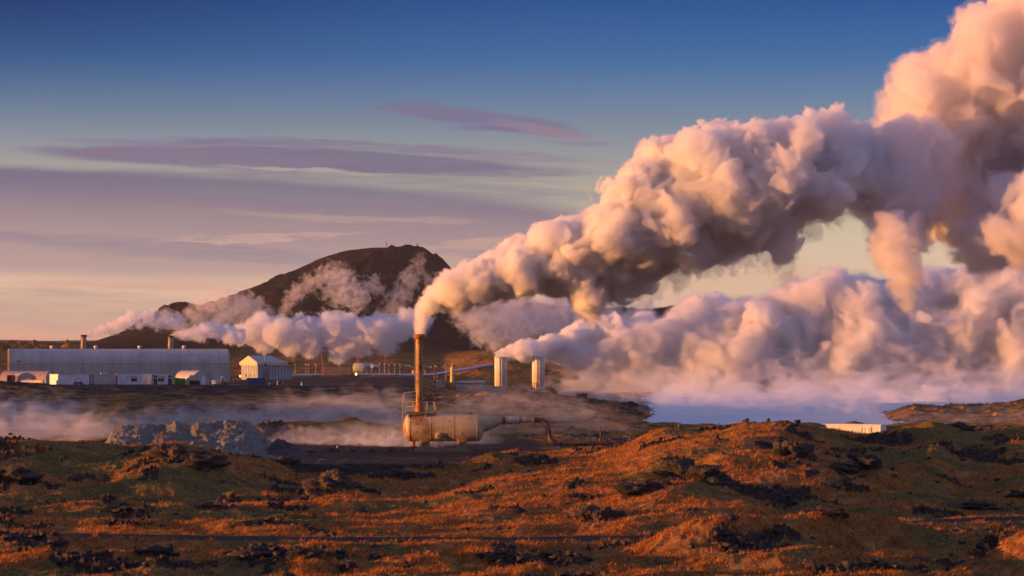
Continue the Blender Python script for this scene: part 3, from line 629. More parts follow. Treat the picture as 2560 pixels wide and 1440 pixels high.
# eccentric reducer with a level top
rg = []
for t, px in zip(np.linspace(0, 1, 9), np.linspace(1198, 1258, 9)):
    top = 1038.5 + 2.5 * t; bot = 1086 - 26 * t if t > 0.02 else 1088
    r = (bot - top) / 2 * q; c = sz((top + bot) / 2); rg.append([Vector((sx(px), r * math.cos(a), c + r * math.sin(a))) for a in np.linspace(0, 2 * math.pi, 28, endpoint=False)])
RD = MB().rings(rg).build('reducer', M['vessel'], S)
mb = MB()
for x0, x1, yc, hh in ((1258, 1299, 1050.5, 9.6), (1299, 1318, 1050.5, 7.6), (1318, 1335, 1050.3, 5.4)): mb.lathe(lx(x0, yc), (1, 0, 0), [(0, hh * q), ((x1 - x0) * q, hh * q)], 24)
mb.build('inlet_pipe', M['tanks'], S)
for x, yc, hh in ((1258, 1050, 11.2), (1262, 1050, 11.0), (1299, 1050.5, 10.2), (1317, 1050.5, 8.4)): MB().lathe(lx(x - 1, yc), (1, 0, 0), [(0, hh * q), (0.07, hh * q)], 24).build('flange', M['rust'], S)
for px in (1062, 1156):
    for dy in (-0.55, 0.55):
        MB().bbox(sx(px) - 0.5, sx(px) - 0.18, dy - 0.32, dy + 0.32, sz(1122.5), sz(1092) + 0.05).bbox(sx(px) - 0.175, sx(px) + 0.5, dy - 0.22, dy + 0.22, sz(1122.5), sz(1094)).build('leg', M['yellow'], S)
    MB().prism([(-1.1, sz(1103) - 0.05), (1.1, sz(1103) - 0.05), (1.25, sz(1094)), (0.9, sz(1101)), (0, sz(1103.5)), (-0.9, sz(1101)), (-1.25, sz(1094))], sx(px) - 0.3, sx(px) + 0.3).build('saddle', M['yellow'], S)
MB().bbox(sx(1037), sx(1174), -1.15, -0.75, -0.1, sz(1122.5)).bbox(sx(1037), sx(1174), 0.75, 1.15, -0.1, sz(1122.5)).bbox(sx(1034), sx(1037) - 0.01, -1.2, 1.2, -0.1, sz(1124)).bbox(sx(1174) + .01, sx(1177), -1.2, 1.2, -0.1, sz(1124)).build('skid', M['skid'], S)
MB().lathe(lx(1034, 1103), (0, 0, -1), [(-0.2, 0.2), (0.5, 0.17), (0.52, 0.26), (0.6, 0.26), (0.62, 0.16), (1.2, 0.11)], 16).build('drain_pipe', M['flare'], S)
MB().tube([lx(1037, 1130, 0.2), lx(1050, 1117, 0.2)], 0.035, 6).build('drain_brace', M['rust'], S)
ml = MB()
for px0, px1 in ((1080, 1084), (1106, 1105)): ml.tube([lx(px0, 1101, 1.0), lx(px1, 1122, 1.6)], 0.03, 6)
for i in range(7): t = (i + .5) / 7; ml.tube([lx(1080 + 4 * t, 1101 + 21 * t, 1.0 + .6 * t), lx(1106 - t, 1101 + 21 * t, 1.0 + .6 * t)], 0.02, 6)
ml.build('steps', M['rail'], S)
ang = rad(-36); nrm = Vector((0, -math.cos(ang), math.sin(ang))); mo = Vector((sx(1099), 0, vz)) + nrm * (vr - 0.06)
MH = MB().lathe(mo, nrm, [(0, 0.40), (0.08, 0.40), (0.085, 0.43), (0.11, 0.43), (0.112, 0.3), (0.125, 0.27)], 24).build('manhole', M['vessel'], S)
MB().lathe(mo + nrm * 0.12, nrm, [(0, 0.12), (0.03, 0.1)], 12).build('manhole_boss', M['rust'], MH)
MB().lathe((sx(1176), 0, vz + vr - 0.05), (0, 0, 1), [(0, 0.17), (0.1, 0.17), (0.11, 0.24), (0.17, 0.24), (0.2, 0.1), (0.26, 0.04)], 14).build('top_valve', M['rust'], S)
ST = MB().lathe((sx(1048.8), 0, sz(1028)), (0, 0, 1), [(0, 0.36), (0.5, 0.36)] + [((1006 - py) * q + 0.92, 0.362) for py in (1006, 960, 900, 848)] + [((1028 - 836) * q, 0.362)], 32).build('stack', M['stack'], S)
MB().lathe((sx(1048.8), 0, sz(1035)), (0, 0, 1), [(0, 0.52), (0.3, 0.5), (1.15, 0.375), (1.2, 0.375)], 32, True, False).build('stack_base', M['flare'], ST)
MB().lathe((sx(1048.8), 0, sz(847.5)), (0, 0, 1), [(0, 0.37), (0.005, 0.61), (0.5, 0.62), (0.505, 0.45), (0.1, 0.43)], 32, False, True).build('collar', M['rust'], ST)
for py in (878, 884, 978): MB().bbox(sx(1057), sx(1063), -0.08, 0.08, sz(py) - .04, sz(py) + .05, .01).cyl(lx(1061, py + 5), lx(1061, py - 3), 0.03).build('bracket', M['rust'], ST)
MB().tube([lx(1057, 984, -.1), lx(1056, 995, -.3), lx(1052, 1002, -.4), lx(1044, 1006, -.4)], 0.016, 6).build('cable', M['rail'], ST)
MB().tube([lx(1039.5, 846), lx(1038.6, 860), lx(1038.6, 978), lx(1037, 979.5), lx(1012, 982), lx(1010, 984), lx(1008.5, 1000), lx(1004, 1108)], 0.045, 8).build('vent_pipe', M['rail'], S)
PL = MB().bbox(sx(1015), sx(1091), -0.95, 0.95, sz(1033.5), sz(1029)).build('platform', M['green'], S)
for px in (1023, 1066):
    for dy in (-0.8, 0.8): MB().bbox(sx(px) - 0.09, sx(px) + 0.09, dy - 0.09, dy + 0.09, sz(1049) if dy < 0 else sz(1046), sz(1033.5) - .003).bbox(sx(px) - 0.14, sx(px) + 0.14, dy - 0.13, dy + .13, sz(1051), sz(1049) - .002, .01).build('bracket', M['green'], PL)
rl = MB(); rz0, rz1 = sz(1029), sz(1004)
for dy in (-0.92, 0.92):
    for px in (1015.5, 1033, 1067, 1085): rl.cyl((sx(px), dy, rz0), (sx(px), dy, rz1), 0.028, n=6)
    for zz in (rz1, (rz0 + rz1) / 2 + .05): rl.cyl((sx(1015.5), dy, zz), (sx(1085), dy, zz), 0.025, n=6)
for zz in (rz1, (rz0 + rz1) / 2 + .05): rl.cyl((sx(1015.5), -0.92, zz), (sx(1015.5), 0.92, zz), 0.025, n=6)
rl.cyl((sx(1069), -0.92, rz0), (sx(1069), -0.92, rz1), 0.045, n=6).cyl((sx(1085), -0.92, rz1), (sx(1092), -0.92, sz(1034)), 0.035, n=6).cyl((sx(1085), 0.92, rz1), (sx(1092), 0.92, sz(1034)), 0.035, n=6)
rl.build('railing', M['rail'], PL)
# the rusty pipe that leaves the vessel and runs along the ground
pts = [(1334, 1050.4), (1346, 1050), (1356, 1052), (1364, 1058), (1369, 1067), (1371, 1077), (1373, 1088), (1377, 1098), (1384, 1105), (1393, 1109), (1405, 1110), (1430, 1109), (1480, 1108.6), (1540, 1108), (1625, 1107)]
def spl(P, n=4):
    out = []
    for i in range(len(P) - 1):
        p0, p1, p2, p3 = [Vector(P[max(0, min(len(P) - 1, i + j))]) for j in (-1, 0, 1, 2)]
        for k_ in range(n):
            t = k_ / n; out.append(0.5 * ((2 * p1) + (p2 - p0) * t + (2 * p0 - 5 * p1 + 4 * p2 - p3) * t * t + (3 * p1 - p0 - 3 * p2 + p3) * t ** 3))
    return out + [Vector(P[-1])]
RP = thing('rusty_pipe', 'dark rusty pipe bending down from the vessel and running along the ground to the right', 'pipe', sep_o)
MB().tube(spl([lx(*p) for p in pts]), 0.27, 16).build('pipe_run', M['pipe'], RP)
for p, ax in (((1336, 1050.3), (1, 0, 0)), ((1371.3, 1077), (0.12, 0, -1)), ((1397, 1109.5), (1, 0, 0)), ((1475, 1108.7), (1, 0, 0))): MB().lathe(lx(*p), ax, [(-0.06, 0.36), (0.06, 0.36)], 20).build('flange', M['pipe'], RP)
for px in (1396, 1475, 1540): MB().bbox(sx(px) - .15, sx(px) + .15, -.3, .3, sz(1131) - .6, sz(1114)).build('support', M['conc'], RP)
MB().cyl(lx(1501, 1105), lx(1501, 1069), 0.07, n=8).tube([lx(1501, 1070), lx(1501.3, 1067.5), lx(1502.5, 1066.6), lx(1503.5, 1067.4)], 0.06, 8).lathe(lx(1501, 1103), (0, 0, 1), [(0, .16), (.25, .16)], 10).build('valve_stem', M['pipe'], RP)
# fence round the pipe
FN = thing('wire_fence', 'thin wooden posts with wires and small white notices in front of the rusty pipe', 'fence', at(1400, 1131, 249))
fo = FN.location; fy = 0.0
fp = [(1407.5, 1089), (1426, 1090), (1433, 1090), (1474, 1084), (1480, 1084), (1515.5, 1091), (1557.5, 1090), (1576, 1092), (1592, 1094), (1610, 1093)]
def fl_(px, py): v = at(px, py, 249) - fo; return v
for px, py in fp:
    MB().cyl(fl_(px, 1128), fl_(px, py), 0.075 if px in (1474, 1407.5) else 0.05, n=7).build('post', M['wood'], FN)
MB().tube([fl_(1418, 1122), fl_(1427, 1102)], 0.04, 6).tube([fl_(1423, 1122), fl_(1430, 1103)], 0.04, 6).build('post_brace', M['wood'], FN)
wr = MB()
for py in (1096, 1106, 1116): wr.tube([fl_(1407, py), fl_(1474, py + .6), fl_(1557, py), fl_(1612, py)], 0.012, 4)
wr.build('wire', M['steel'], FN)
for px, py in ((1441.5, 1097), (1468.5, 1095.5), (1484, 1095.5), (1523.5, 1097.3)):
    c = fl_(px, py); s_ = MB().bbox(c.x - .14, c.x + .14, -.1, -.08, c.z - .065, c.z + .065, .006).build('notice', M['sign'], FN)
    MB().box(c.x - .10, c.x + .10, -.104, -.1005, c.z - .03, c.z - .012).box(c.x - .10, c.x + .07, -.104, -.1005, c.z + .012, c.z + .03).build('notice_text', M['dark'], s_)
MB().tube([fl_(1557, 1090), fl_(1568, 1091), fl_(1575, 1093.5)], 0.03, 6).bbox(fl_(1573, 0).x, fl_(1575.5, 0).x, -.05, .05, fl_(0, 1100).z, fl_(0, 1095.5).z, .01).build('gate_lamp', M['sign'], FN)
# thin post and half-hidden pipe arch in the ground mist
b = at(843, 1131, 262); T = thing('marker_post', 'thin white post with a dark head standing in the ground mist', 'post', b); MB().cyl((0, 0, -.2), (0, 0, 0.75), 0.06, n=8).build('pole', M['sign'], T); MB().lathe((0, 0, .75), (0, 0, 1), [(0, .09), (.14, .08), (.2, .03)], 8).build('cap', M['pipe'], T)
b = at(900, 1131, 268); T = thing('pipe_arch', 'rusty pipe hoop half hidden in the white ground mist', 'pipe', b)
MB().tube([Vector((math.cos(a) * .65, 0, math.sin(a) * .85)) for a in np.linspace(0, math.pi, 16)], .16, 10).build('hoop', M['rust'], T); [MB().cyl((x, 0, -.4), (x, 0, 0.02), .16).build('foot', M['rust'], T) for x in (-.65, .65)]
# ------------------------------------------------------------------ rocks and heaps
def lump_mesh(name, r, flat, seed, rough=0.35, sub=4, stretch=(1, 1)):
    bm = bmesh.new(); bmesh.ops.create_icosphere(bm, subdivisions=sub, radius=1.0)
    P = np.array([v.co[:] for v in bm.verts], np.float32); A = rot_mat(seed)
    d = 1 + rough * s3(T3, (P @ A) * 1.0 + seed, 13) + rough * 0.7 * (s3(TW, (P @ A) * 1.9 + seed, 8) - 0.5) + rough * 0.45 * (s3(TW, (P @ A) * 4.5 + seed, 8) - 0.5) + rough * .2 * s3(T3, P * 9 + seed, 13)
    P = P * d[:, None] * np.array([r * stretch[0], r * stretch[1], r * flat])
    for v, p in zip(bm.verts, P): v.co = p
    return bm
def rock_mat(name, c0, c1, lich=0.0, scale=1.0, warm=None):
    m = bpy.data.materials.new(name); m.use_nodes = True; k = NT(m.node_tree); bs = k.n['Principled BSDF']
    co = k.n.new('ShaderNodeTexCoord').outputs['Object']; a = k.noise(co, 1.6 * scale, 6, 0.65).outputs[0]; b = k.noise(co, 7 * scale, 5, 0.7).outputs[0]
    col = k.ramp(a, [(0.3, c0), (0.7, c1)])
    if warm: col = k.mix(k.ss(k.noise(co, 0.55 * scale, 4, 0.6).outputs[0], 0.5, 0.62), col, warm)
    if lich: col = k.mix(k.ss(b, 0.68 - 0.1 * lich, 0.74 - 0.1 * lich), col, (0.4, 0.4, 0.4))
    k.l.new(col, bs.inputs['Base Color']); bs.inputs['Roughness'].default_value = 0.85
    bp = k.n.new('ShaderNodeBump'); bp.inputs['Distance'].default_value = 0.12 / scale; k.l.new(k.m('ADD', a, k.m('MULTIPLY', b, 0.6)), bp.inputs['Height']); k.l.new(bp.outputs[0], bs.inputs['Normal'])
    return m
LAVA = rock_mat('lava_rock', (0.014, 0.011, 0.009), (0.05, 0.037, 0.028), 0.1)
LAVAB = rock_mat('brown_lava_rock', (0.03, 0.019, 0.013), (0.11, 0.06, 0.035), 0.1)
BOULD = rock_mat('brown_boulder', (0.06, 0.045, 0.035), (0.15, 0.11, 0.08), 0.0)
for px, Y, r, fl, sd, lab in ((834, 250, .42, .8, 1, 'rounded brown boulder on the pad edge nearest the white marker post'), (887, 251, .52, .62, 2, 'widest flat brown boulder on the pad edge in front of the pipe hoop'),
        (931, 251, .36, .75, 3, 'small brown boulder alone midway along the pad edge'), (981, 251, .42, .78, 4, 'pointed brown boulder on the pad edge, second from the vessel'), (1012, 252, .36, .72, 5, 'squat pale boulder on the pad edge closest to the vessel'),
        (780, 249, .45, .5, 6, 'low dark boulder at the foot of the black gravel heap'), (855, 214, .5, .6, 7, 'black boulder on the dark bank below the gravel pad'), (902, 215, .32, .6, 8, 'small black stone on the dark bank below the gravel pad')):
    o = MB().bm(lump_mesh('boulder', r, fl, sd, 0.45, 3), False).build('boulder', BOULD if Y > 230 else LAVA); X = (px - CX) * Y / F
    o.location = (X, Y, ground_z(px, Y) + r * fl * 0.55); o.rotation_euler = (0, 0, sd * 1.3); tag(o, lab, 'boulder', 'boulders around the gravel pad')
OUT = [ # px, Y, radius, flat, stretch x, seed, colour, label
    (722, 216, 1.1, .85, 1, 11, 1, 'upright reddish lava stump at the left end of the dark gravel bank'), (825, 176, 1.25, .8, 1.2, 12, 1, 'jagged orange-lit lava knob on the green slope below the pad'), (880, 177, .9, .6, 1.6, 13, 0, 'dark lava block right beside the jagged orange-lit knob'),
    (533, 160, .75, .75, 1.2, 14, 0, 'lone dark lava boulder on the open green flat'), (585, 160, .6, .4, 2.0, 15, 0, 'low dark slab just right of the lone boulder on the green flat'), (290, 158, .55, .5, 1.8, 16, 0, 'small dark lava heap on the green flat under the lit mound'),
    (1935, 175, 1.3, .7, 1.3, 17, 0, 'dark lava crag on the crest of the rocky knoll'), (1990, 172, 1.0, .8, 1.1, 18, 0, 'lichen-flecked black lava block on the shaded side of the rocky knoll'), (1700, 159, 1.3, .65, 1.5, 19, 0, 'broad black lava outcrop on the front of the rocky knoll'),
    (1770, 158, 1.0, .7, 1.2, 20, 0, 'glittering black lava block in the middle of the rocky knoll'), (1490, 148, 1.0, .75, 1.2, 21, 1, 'reddish lava block at the left foot of the rocky knoll'), (1600, 156, .9, .6, 1.6, 22, 0, 'dark lava ledge facing the orange hillside'),
    (2160, 172, 1.0, .7, 1.2, 23, 0, 'dark lava block on the shaded moss right of the knoll'), (2110, 171, .7, .7, 1.3, 24, 0, 'smaller dark lava block between knoll and shaded moss'), (1340, 205, .9, .4, 2.4, 25, 0, 'flat dark lava ledge on the hill edge under the vessel pipe'),
    (130, 120.5, .5, .75, 1.2, 26, 0, 'black pointed lava block in the left front corner of the heath'), (395, 121.5, .5, .6, 1.6, 27, 0, 'black lava block on the low ridge below the road'), (640, 120, .55, .6, 1.5, 28, 0, 'glossy black lava cluster in the middle of the front ridge'), (760, 119, .45, .6, 1.5, 29, 0, 'black lava block at the right end of the front ridge'),
    (870, 118, .4, .7, 1.2, 30, 0, 'small round black lava block beside the front ridge'), (1000, 117.5, .4, .6, 1.4, 31, 1, 'brown lava block low on the front heath'), (1245, 120, .4, .55, 1.6, 32, 1, 'small brown lava lump on the front heath right of centre'), (2060, 131, .6, .55, 1.8, 33, 0, 'dark lava crown on the lit mound beside the road'),
    (1770, 129, .5, .5, 2.0, 34, 1, 'brown lava crown on the lit mound that hides the road'), (225, 217, 1.2, .6, 1.6, 35, 0, 'ragged dark lava ridge left of the grey rubble heap'), (258, 216, .5, 1.3, 1, 36, 0, 'black lava fang sticking up at the left foot of the grey rubble heap'), (90, 219, 1.0, .4, 1.8, 37, 0, 'flat black lava ledge against the pale mist'),
    (20, 176, 1.2, .5, 1.5, 38, 0, 'dark lava mass at the left edge of the heath'), (430, 184, 1.3, .6, 1.3, 39, 1, 'brown lava crown of the sunlit mound in front of the rubble'), (510, 182, 1.0, .6, 1.3, 40, 0, 'dark lava face on the shaded side of the sunlit mound'), (1000, 190, 1.2, .5, 1.8, 41, 0, 'dark lava bank on the green slope under the vessel'),
    (2390, 205, .8, .5, 1.6, 42, 0, 'dark lava ledge on the skyline mound at the right'), (2560, 168, .8, .6, 1.4, 43, 0, 'dark lava block at the right edge of the shaded moss'), (2430, 160, .8, .4, 2.2, 44, 0, 'low lava slab on the shaded right slope'),
    (1292, 440, 1.4, .5, 1.4, 45, 0, 'dark lava crag below the twin pipes of the first steam tower'), (1366, 440, 1.4, .6, 1.3, 46, 0, 'dark lava crag at the foot of the second steam tower'), (1455, 440, .9, .8, 1, 47, 0, 'small dark rock on the ridge right of the steam towers'), (1570, 440, 1.2, .7, 1.4, 48, 0, 'dark lava hump on the shore ridge')]
for px, Y, r, fl, st, sd, wm, lab in OUT:
    o = MB().bm(lump_mesh('lava_outcrop', r, fl, sd, 0.48, 5 if Y < 230 else 4, (st, 1.0)), False).build('lava_outcrop', LAVAB if wm else LAVA)
    o.location = ((px - CX) * Y / F, Y, ground_z(px, Y) + r * fl * (0.8 if px == 258 else 0.12)); tag(o, lab, 'lava outcrop', 'dark lava outcrops on the heath')
# heaps
def heap(name, label, cat, pts, Y, dep, mat, seed, vox=0.09):
    """a heap of loose stone: skyline points (px, py), depth in metres"""
    x0, x1 = pts[0][0], pts[-1][0]; m = mpp(Y); nx = int((x1 - x0) * m / vox); ny = int(dep * 2 / vox)
    px = np.linspace(x0, x1, nx); top = np.array([zpx(v, Y) for v in np.interp(px, [p[0] for p in pts], [p[1] for p in pts])])
    yy = np.linspace(-dep, dep, ny); PX, YY = np.meshgrid(px, yy, indexing='ij'); X = (PX - CX) * m
    base = terrain(X.ravel().astype(np.float32), (YY + Y).ravel().astype(np.float32))[0].reshape(X.shape) - 0.4
    H = np.maximum(top[:, None] - base, 0); t = np.abs(YY) / dep
    z = base + H * np.clip(1 - t ** 1.15, 0, 1)
    n = (0.2 * fbm(X, YY + seed * 9, 3.4, 3, 0.55, seed) + 0.045 * (ridged(X + YY * 0.35, YY * 0.4 + seed * 5, 1.6, 4, 0.6, seed) - 1.0) + 0.06 * fbm(X, YY, .5, 4, .75, seed + .5)) * np.clip(H, 0, 1.2) * (1 - t ** 4)
    z = z + n; i = np.arange(nx * ny).reshape(nx, ny)
    o0 = Vector(((x0 + x1) / 2 * m - CX * m, Y, float(base[nx // 2, ny // 2]))); v = np.stack([X.ravel() - o0.x, YY.ravel(), z.ravel() - o0.z], 1)
    me = mesh_np(name, v, quads=np.stack([i[:-1, :-1], i[1:, :-1], i[1:, 1:], i[:-1, 1:]], -1).reshape(-1, 4), smooth=True); me.materials.append(mat)
    o = link(bpy.data.objects.new(name, me)); o.location = o0; return tag(o, label, cat)
RUB = rock_mat('grey_rubble', (0.085, 0.088, 0.078), (0.21, 0.213, 0.19), 0.05, 1.0, (0.17, 0.12, 0.075)); GRV = rock_mat('black_gravel', (0.025, 0.025, 0.028), (0.07, 0.068, 0.07), 0.2, 2.0); SOIL = rock_mat('grey_brown_soil', (0.07, 0.06, 0.05), (0.16, 0.13, 0.10), 0.1, 1.0)
heap('rubble_heap', 'broad grey-green heap of quarried rubble left of the gravel pad', 'rubble heap', [(245, 1130), (265, 1105), (285, 1078), (315, 1062), (350, 1060), (385, 1069), (420, 1058), (450, 1056), (480, 1063), (500, 1056), (535, 1056), (570, 1052), (600, 1053), (622, 1054), (645, 1074), (680, 1110), (720, 1132), (760, 1142)], 243, 9, RUB, 2.0)
heap('gravel_heap', 'small black gravel heap at the right foot of the grey rubble heap', 'gravel heap', [(655, 1136), (680, 1108), (694, 1094), (705, 1096), (730, 1114), (750, 1124), (775, 1136)], 240, 3.4, GRV, 5.0)
heap('soil_mound', 'low grey-brown mound rising from the ground mist behind the rubble', 'soil mound', [(630, 1100), (645, 1065), (665, 1061), (690, 1072), (735, 1064), (760, 1065), (780, 1068), (810, 1070), (850, 1074), (900, 1084), (960, 1110)], 284, 8, SOIL, 8.0)
# ------------------------------------------------------------------ the works on its terrace
TZ = 2.35
def base_at(px, Y, z=None):
    p = at(px, HY, Y); p.z = ground_z(px, Y) if z is None else z; return p
def stretch(px0, px1, Y0, a):
    """length of a wall that starts at (px0, Y0), runs at angle a and ends at column px1"""
    x0 = (px0 - CX) * Y0 / F; k = (px1 - CX) / F; c, s = math.cos(rad(a)), math.sin(rad(a))
    return (k * Y0 - x0) / (c - k * s)
A0 = 13.0
# long arched hall: local x along the front wall, y to the back
L = stretch(24, 575, 590, A0); Wd = 16.0
T = thing('arched_hall', 'very long grey ribbed metal hall with a curved roof behind the row of cabins', 'hall', base_at(24, 590, TZ), A0)
prof = [(0, 0), (0, 4.6), (.25, 5.5), (.8, 6.35), (1.7, 7.1), (2.9, 7.65), (4.5, 8.0), (6.2, 8.18), (8, 8.25)]
prof = prof + [(Wd - y, z) for y, z in prof[-2::-1]]
n = len(prof); mb = MB(); NX = int(L / 0.5)
outer = []
for i in range(NX + 1):
    x = L * i / NX; d = 0.012 if i % 2 else 0.0
    outer.append([(x, y + (d if y < Wd / 2 else -d) * (1 if z < 6 else .4), z - d * (1 if z > 5 else 0)) for y, z in prof])
vs = [p for r in outer for p in r]; mb.add(vs, [(i * n + j, (i + 1) * n + j, (i + 1) * n + j + 1, i * n + j + 1) for i in range(NX) for j in range(n - 1)])
HB = mb.build('shell', M['hall'], T)
MB().prism([(y * 1.0 + (.1 if y < 8 else -.1), z * 0.99) for y, z in prof], 0.25, 0.35).build('end_wall', M['shelter'], T); MB().prism([(y * 1.0 + (.1 if y < 8 else -.1), z * 0.99) for y, z in prof], L - .35, L - .25).build('end_wall', M['hall'], T)
pr2 = [(y, z) for y, z in prof]; tr = MB()
for i in range(n - 1):
    (y0, z0), (y1, z1) = prof[i], prof[i + 1]; tr.box(-0.12, 0.2, min(y0, y1) - .06, max(y0, y1) + .06, min(z0, z1) - .04 + .02, max(z0, z1) + .05) if i % 1 == 0 else None
tr.build('end_trim', M['tanks'], T)
MB().box(0.2, L - .2, -0.045, -0.012, 4.55, 4.67).build('wall_seam', M['steel'], T)
for px in (132, 243, 353.5, 465.5):
    xx = stretch(24, px, 591.8, A0); MB().lathe((xx, 8, 8.2), (0, 0, 1), [(0, .28), (.35, .28), (.36, .45), (.75, .45), (.85, .2)], 10).build('roof_vent', M['sign'], T)
for px, Y, ptop, lab in ((209, 612, 837, 'sooty steel exhaust stack over the hall roof, trailing the thin ragged steam'), (427, 612, 839, 'sooty exhaust stack near the right end of the hall, feeding the long steam bank')):
    b = base_at(px, Y, TZ); T = thing('exhaust_stack', lab, 'exhaust stack', b, 0, 'exhaust stacks behind the hall roof'); h = zpx(ptop, Y) - TZ
    MB().lathe((0, 0, 0), (0, 0, 1), [(0, .85), (h - 4, .8), (h - 2, .66), (h - .5, .68)], 20, True, False).build('flue', M['stackg'], T); MB().lathe((0, 0, h - .5), (0, 0, 1), [(0, .66), (.02, .78), (.5, .8), (.51, .55), (.1, .5)], 20).build('rim', M['dark'], T)
    MB().tube([Vector((math.cos(t * 1.1 + .6) * .9, math.sin(t * 1.1 + .6) * .9 if math.sin(t) < 0 else -.85, h - 4.5 + t * 1.05)) for t in np.linspace(0, 3.6, 14)], .07, 6).build('spiral_ladder', M['dark'], T)
# arched shelters
def shelter(px, Y, w, d, h, a, lab, mat, door=True):
    T = thing('arched_shelter', lab, 'shelter', base_at(px, Y, TZ), a, 'arched shelters beside the hall')
    arc = [(-w / 2, 0)] + [(-w / 2 * math.cos(t), h * (0.42 + 0.58 * math.sin(t))) for t in np.linspace(0, math.pi, 14)] + [(w / 2, 0)]
    m2 = MB(); m = len(arc); vs = [(x, 0, z) for x, z in arc] + [(x, d, z) for x, z in arc]; inn = [(x * .95, 0, z * .96) for x, z in arc] + [(x * .95, d, z * .96) for x, z in arc]
    m2.add(vs + inn, [(j, j + 1, m + j + 1, m + j) for j in range(m - 1)] + [(2 * m + j, 3 * m + j, 3 * m + j + 1, 2 * m + j + 1) for j in range(m - 1)] + [(j, 2 * m + j, 2 * m + j + 1, j + 1) for j in range(m - 1)] + [(m + j, m + j + 1, 3 * m + j + 1, 3 * m + j) for j in range(m - 1)])
    m2.build('shell', mat, T)
    MB().add([(x * .93, .12, z * .95) for x, z in arc], [tuple(range(m))]).build('front_wall', M['shelter'], T)
    fr = MB()
    for x in (-w * .28, 0, w * .28): fr.box(x - .03, x + .03, .05, .1, 0.02, h * .9 if x == 0 else h * .8)
    fr.box(-w * .44, w * .44, .06, .098, h * .58, h * .62).build('frame', M['steel'], T)
    if door: MB().bbox(-w * .05, w * .22, .02, .06 - .013, .02, h * .58, .01).build('door', M['white'], T)
    return T
shelter(66, 556, 4.6, 7, 2.75, A0 + 6, 'small arched metal shelter left of the lying cream cylinder', M['shelter'])
shelter(127, 572, 5.0, 12, 3.0, 74, 'rosy arched shelter half hidden behind the first white container', M['rosy'], False)
shelter(505, 557, 4.8, 7.0, 3.25, A0 + 32, 'arched shelter with a white door beside the black skip', M['shelter'])
# containers and cabins
def cabin(name, px0, px1, pytop, Y, depth, mat, lab, cat, a=A0, windows=(), doors=(), rust=False, lightend=None, group='containers and cabins in front of the hall', z=TZ, trim=True):
    Ln = stretch(px0, px1, Y, a); h = zpx(pytop, Y) - z
    T = thing(name, lab, cat, base_at(px0, Y, z), a, group)
    MB().bbox(0, Ln, 0, depth, 0.12, h - .1, .03).build('body', mat, T)
    if trim:
        MB().box(-.04, Ln + .04, -.04, depth + .04, h - .097, h).build('roof', M['roof'], T); MB().box(0.02, Ln - .02, .02, depth - .02, 0, .117).build('base_rail', M['dark'], T)
        for x in (0, Ln): MB().box(x - .05, x + .05, -.035, .03, .12, h - .1).build('corner_post', M['dark'], T)
    for x in windows:
        xx = stretch(px0, x[0], Y, a); w = .62; zc = h * .54
        f = MB().box(xx - w - .07, xx + w + .07, -.05, -.003, zc - .62, zc + .62).build('window', M['white'] if not x[1] else M['dark'], T); MB().box(xx - w, xx + w, -.065, -.053, zc - .55, zc + .55).build('pane', M['black'] if x[1] else M['plain'], f)
        if x[1]: MB().box(xx - w, xx + w, -.075, -.068, zc + .15, zc + .5).build('blind', M['plain'], f)
        else: MB().box(xx - w - .1, xx + w + .1, -.052, -.045, zc - .68, zc - .64).box(xx - w - .1, xx - w - .05, -.052, -.045, zc - .64, zc + .6).box(xx + w + .05, xx + w + .1, -.052, -.045, zc - .64, zc + .6).build('frame', M['dark'], f)
    for x in doors:
        xx = stretch(px0, x, Y, a); w = .42; d = MB().box(xx - w, xx + w, -.05, -.003, .14, 2.2).build('door', M['dark'], T)
        MB().box(xx - .25, xx + .25, -.06, -.053, 1.5, 1.75).build('door_window', M['plain'], d); MB().box(xx + .28, xx + .36, -.1, -.053, 1.05, 1.1).build('handle', M['steel'], d)
    if lightend:
        g = MB()
        for y in np.linspace(.3, depth - .3, 5): g.box(-.06, -.003, y - .03, y + .03, .2, h - .2)
        g.build('door_bars', M['steel'], T)
    return T, Ln, h
cabin('white_container', 147, 224, 935, 549, 2.5, M['plain'], 'white container with plain bluish side, behind the small dark tractor', 'container', 16, lightend=True)
cabin('white_container', 124, 146, 935, 553, 2.5, M['plain'], 'white container turned end-on with a rosy sunlit side, left of the plain white one', 'container', -42)
cabin('white_container', 224.5, 233, 935, 556, 4, M['conc'], 'narrow grey container in the gap between the white and the cream ones', 'container')
cabin('cream_container', 234, 292, 937, 551, 2.5, M['cream'], 'cream corrugated container with rust runs between white container and long cabin', 'container')
cabin('site_cabin', 293, 380, 934, 551, 2.6, M['white'], 'long white cabin with three square windows', 'cabin', windows=((310, 0), (335, 1), (360, 0)))
cabin('site_cabin', 381.5, 433, 934, 551.5, 2.6, M['white'], 'short white cabin with two dark doors and one dark window', 'cabin', windows=((402.5, 1),), doors=(388.5, 425))
T, _, _ = cabin('roof_unit', 252, 267, 931, 552, 1.2, M['sign'], 'small sunlit white unit on the roof of the cream container', 'roof unit', group=None, z=zpx(937, 551) + .01, trim=False)
MB().box(.2, .6, -.05, -.003, .2, .4).build('louvre', M['steel'], T)
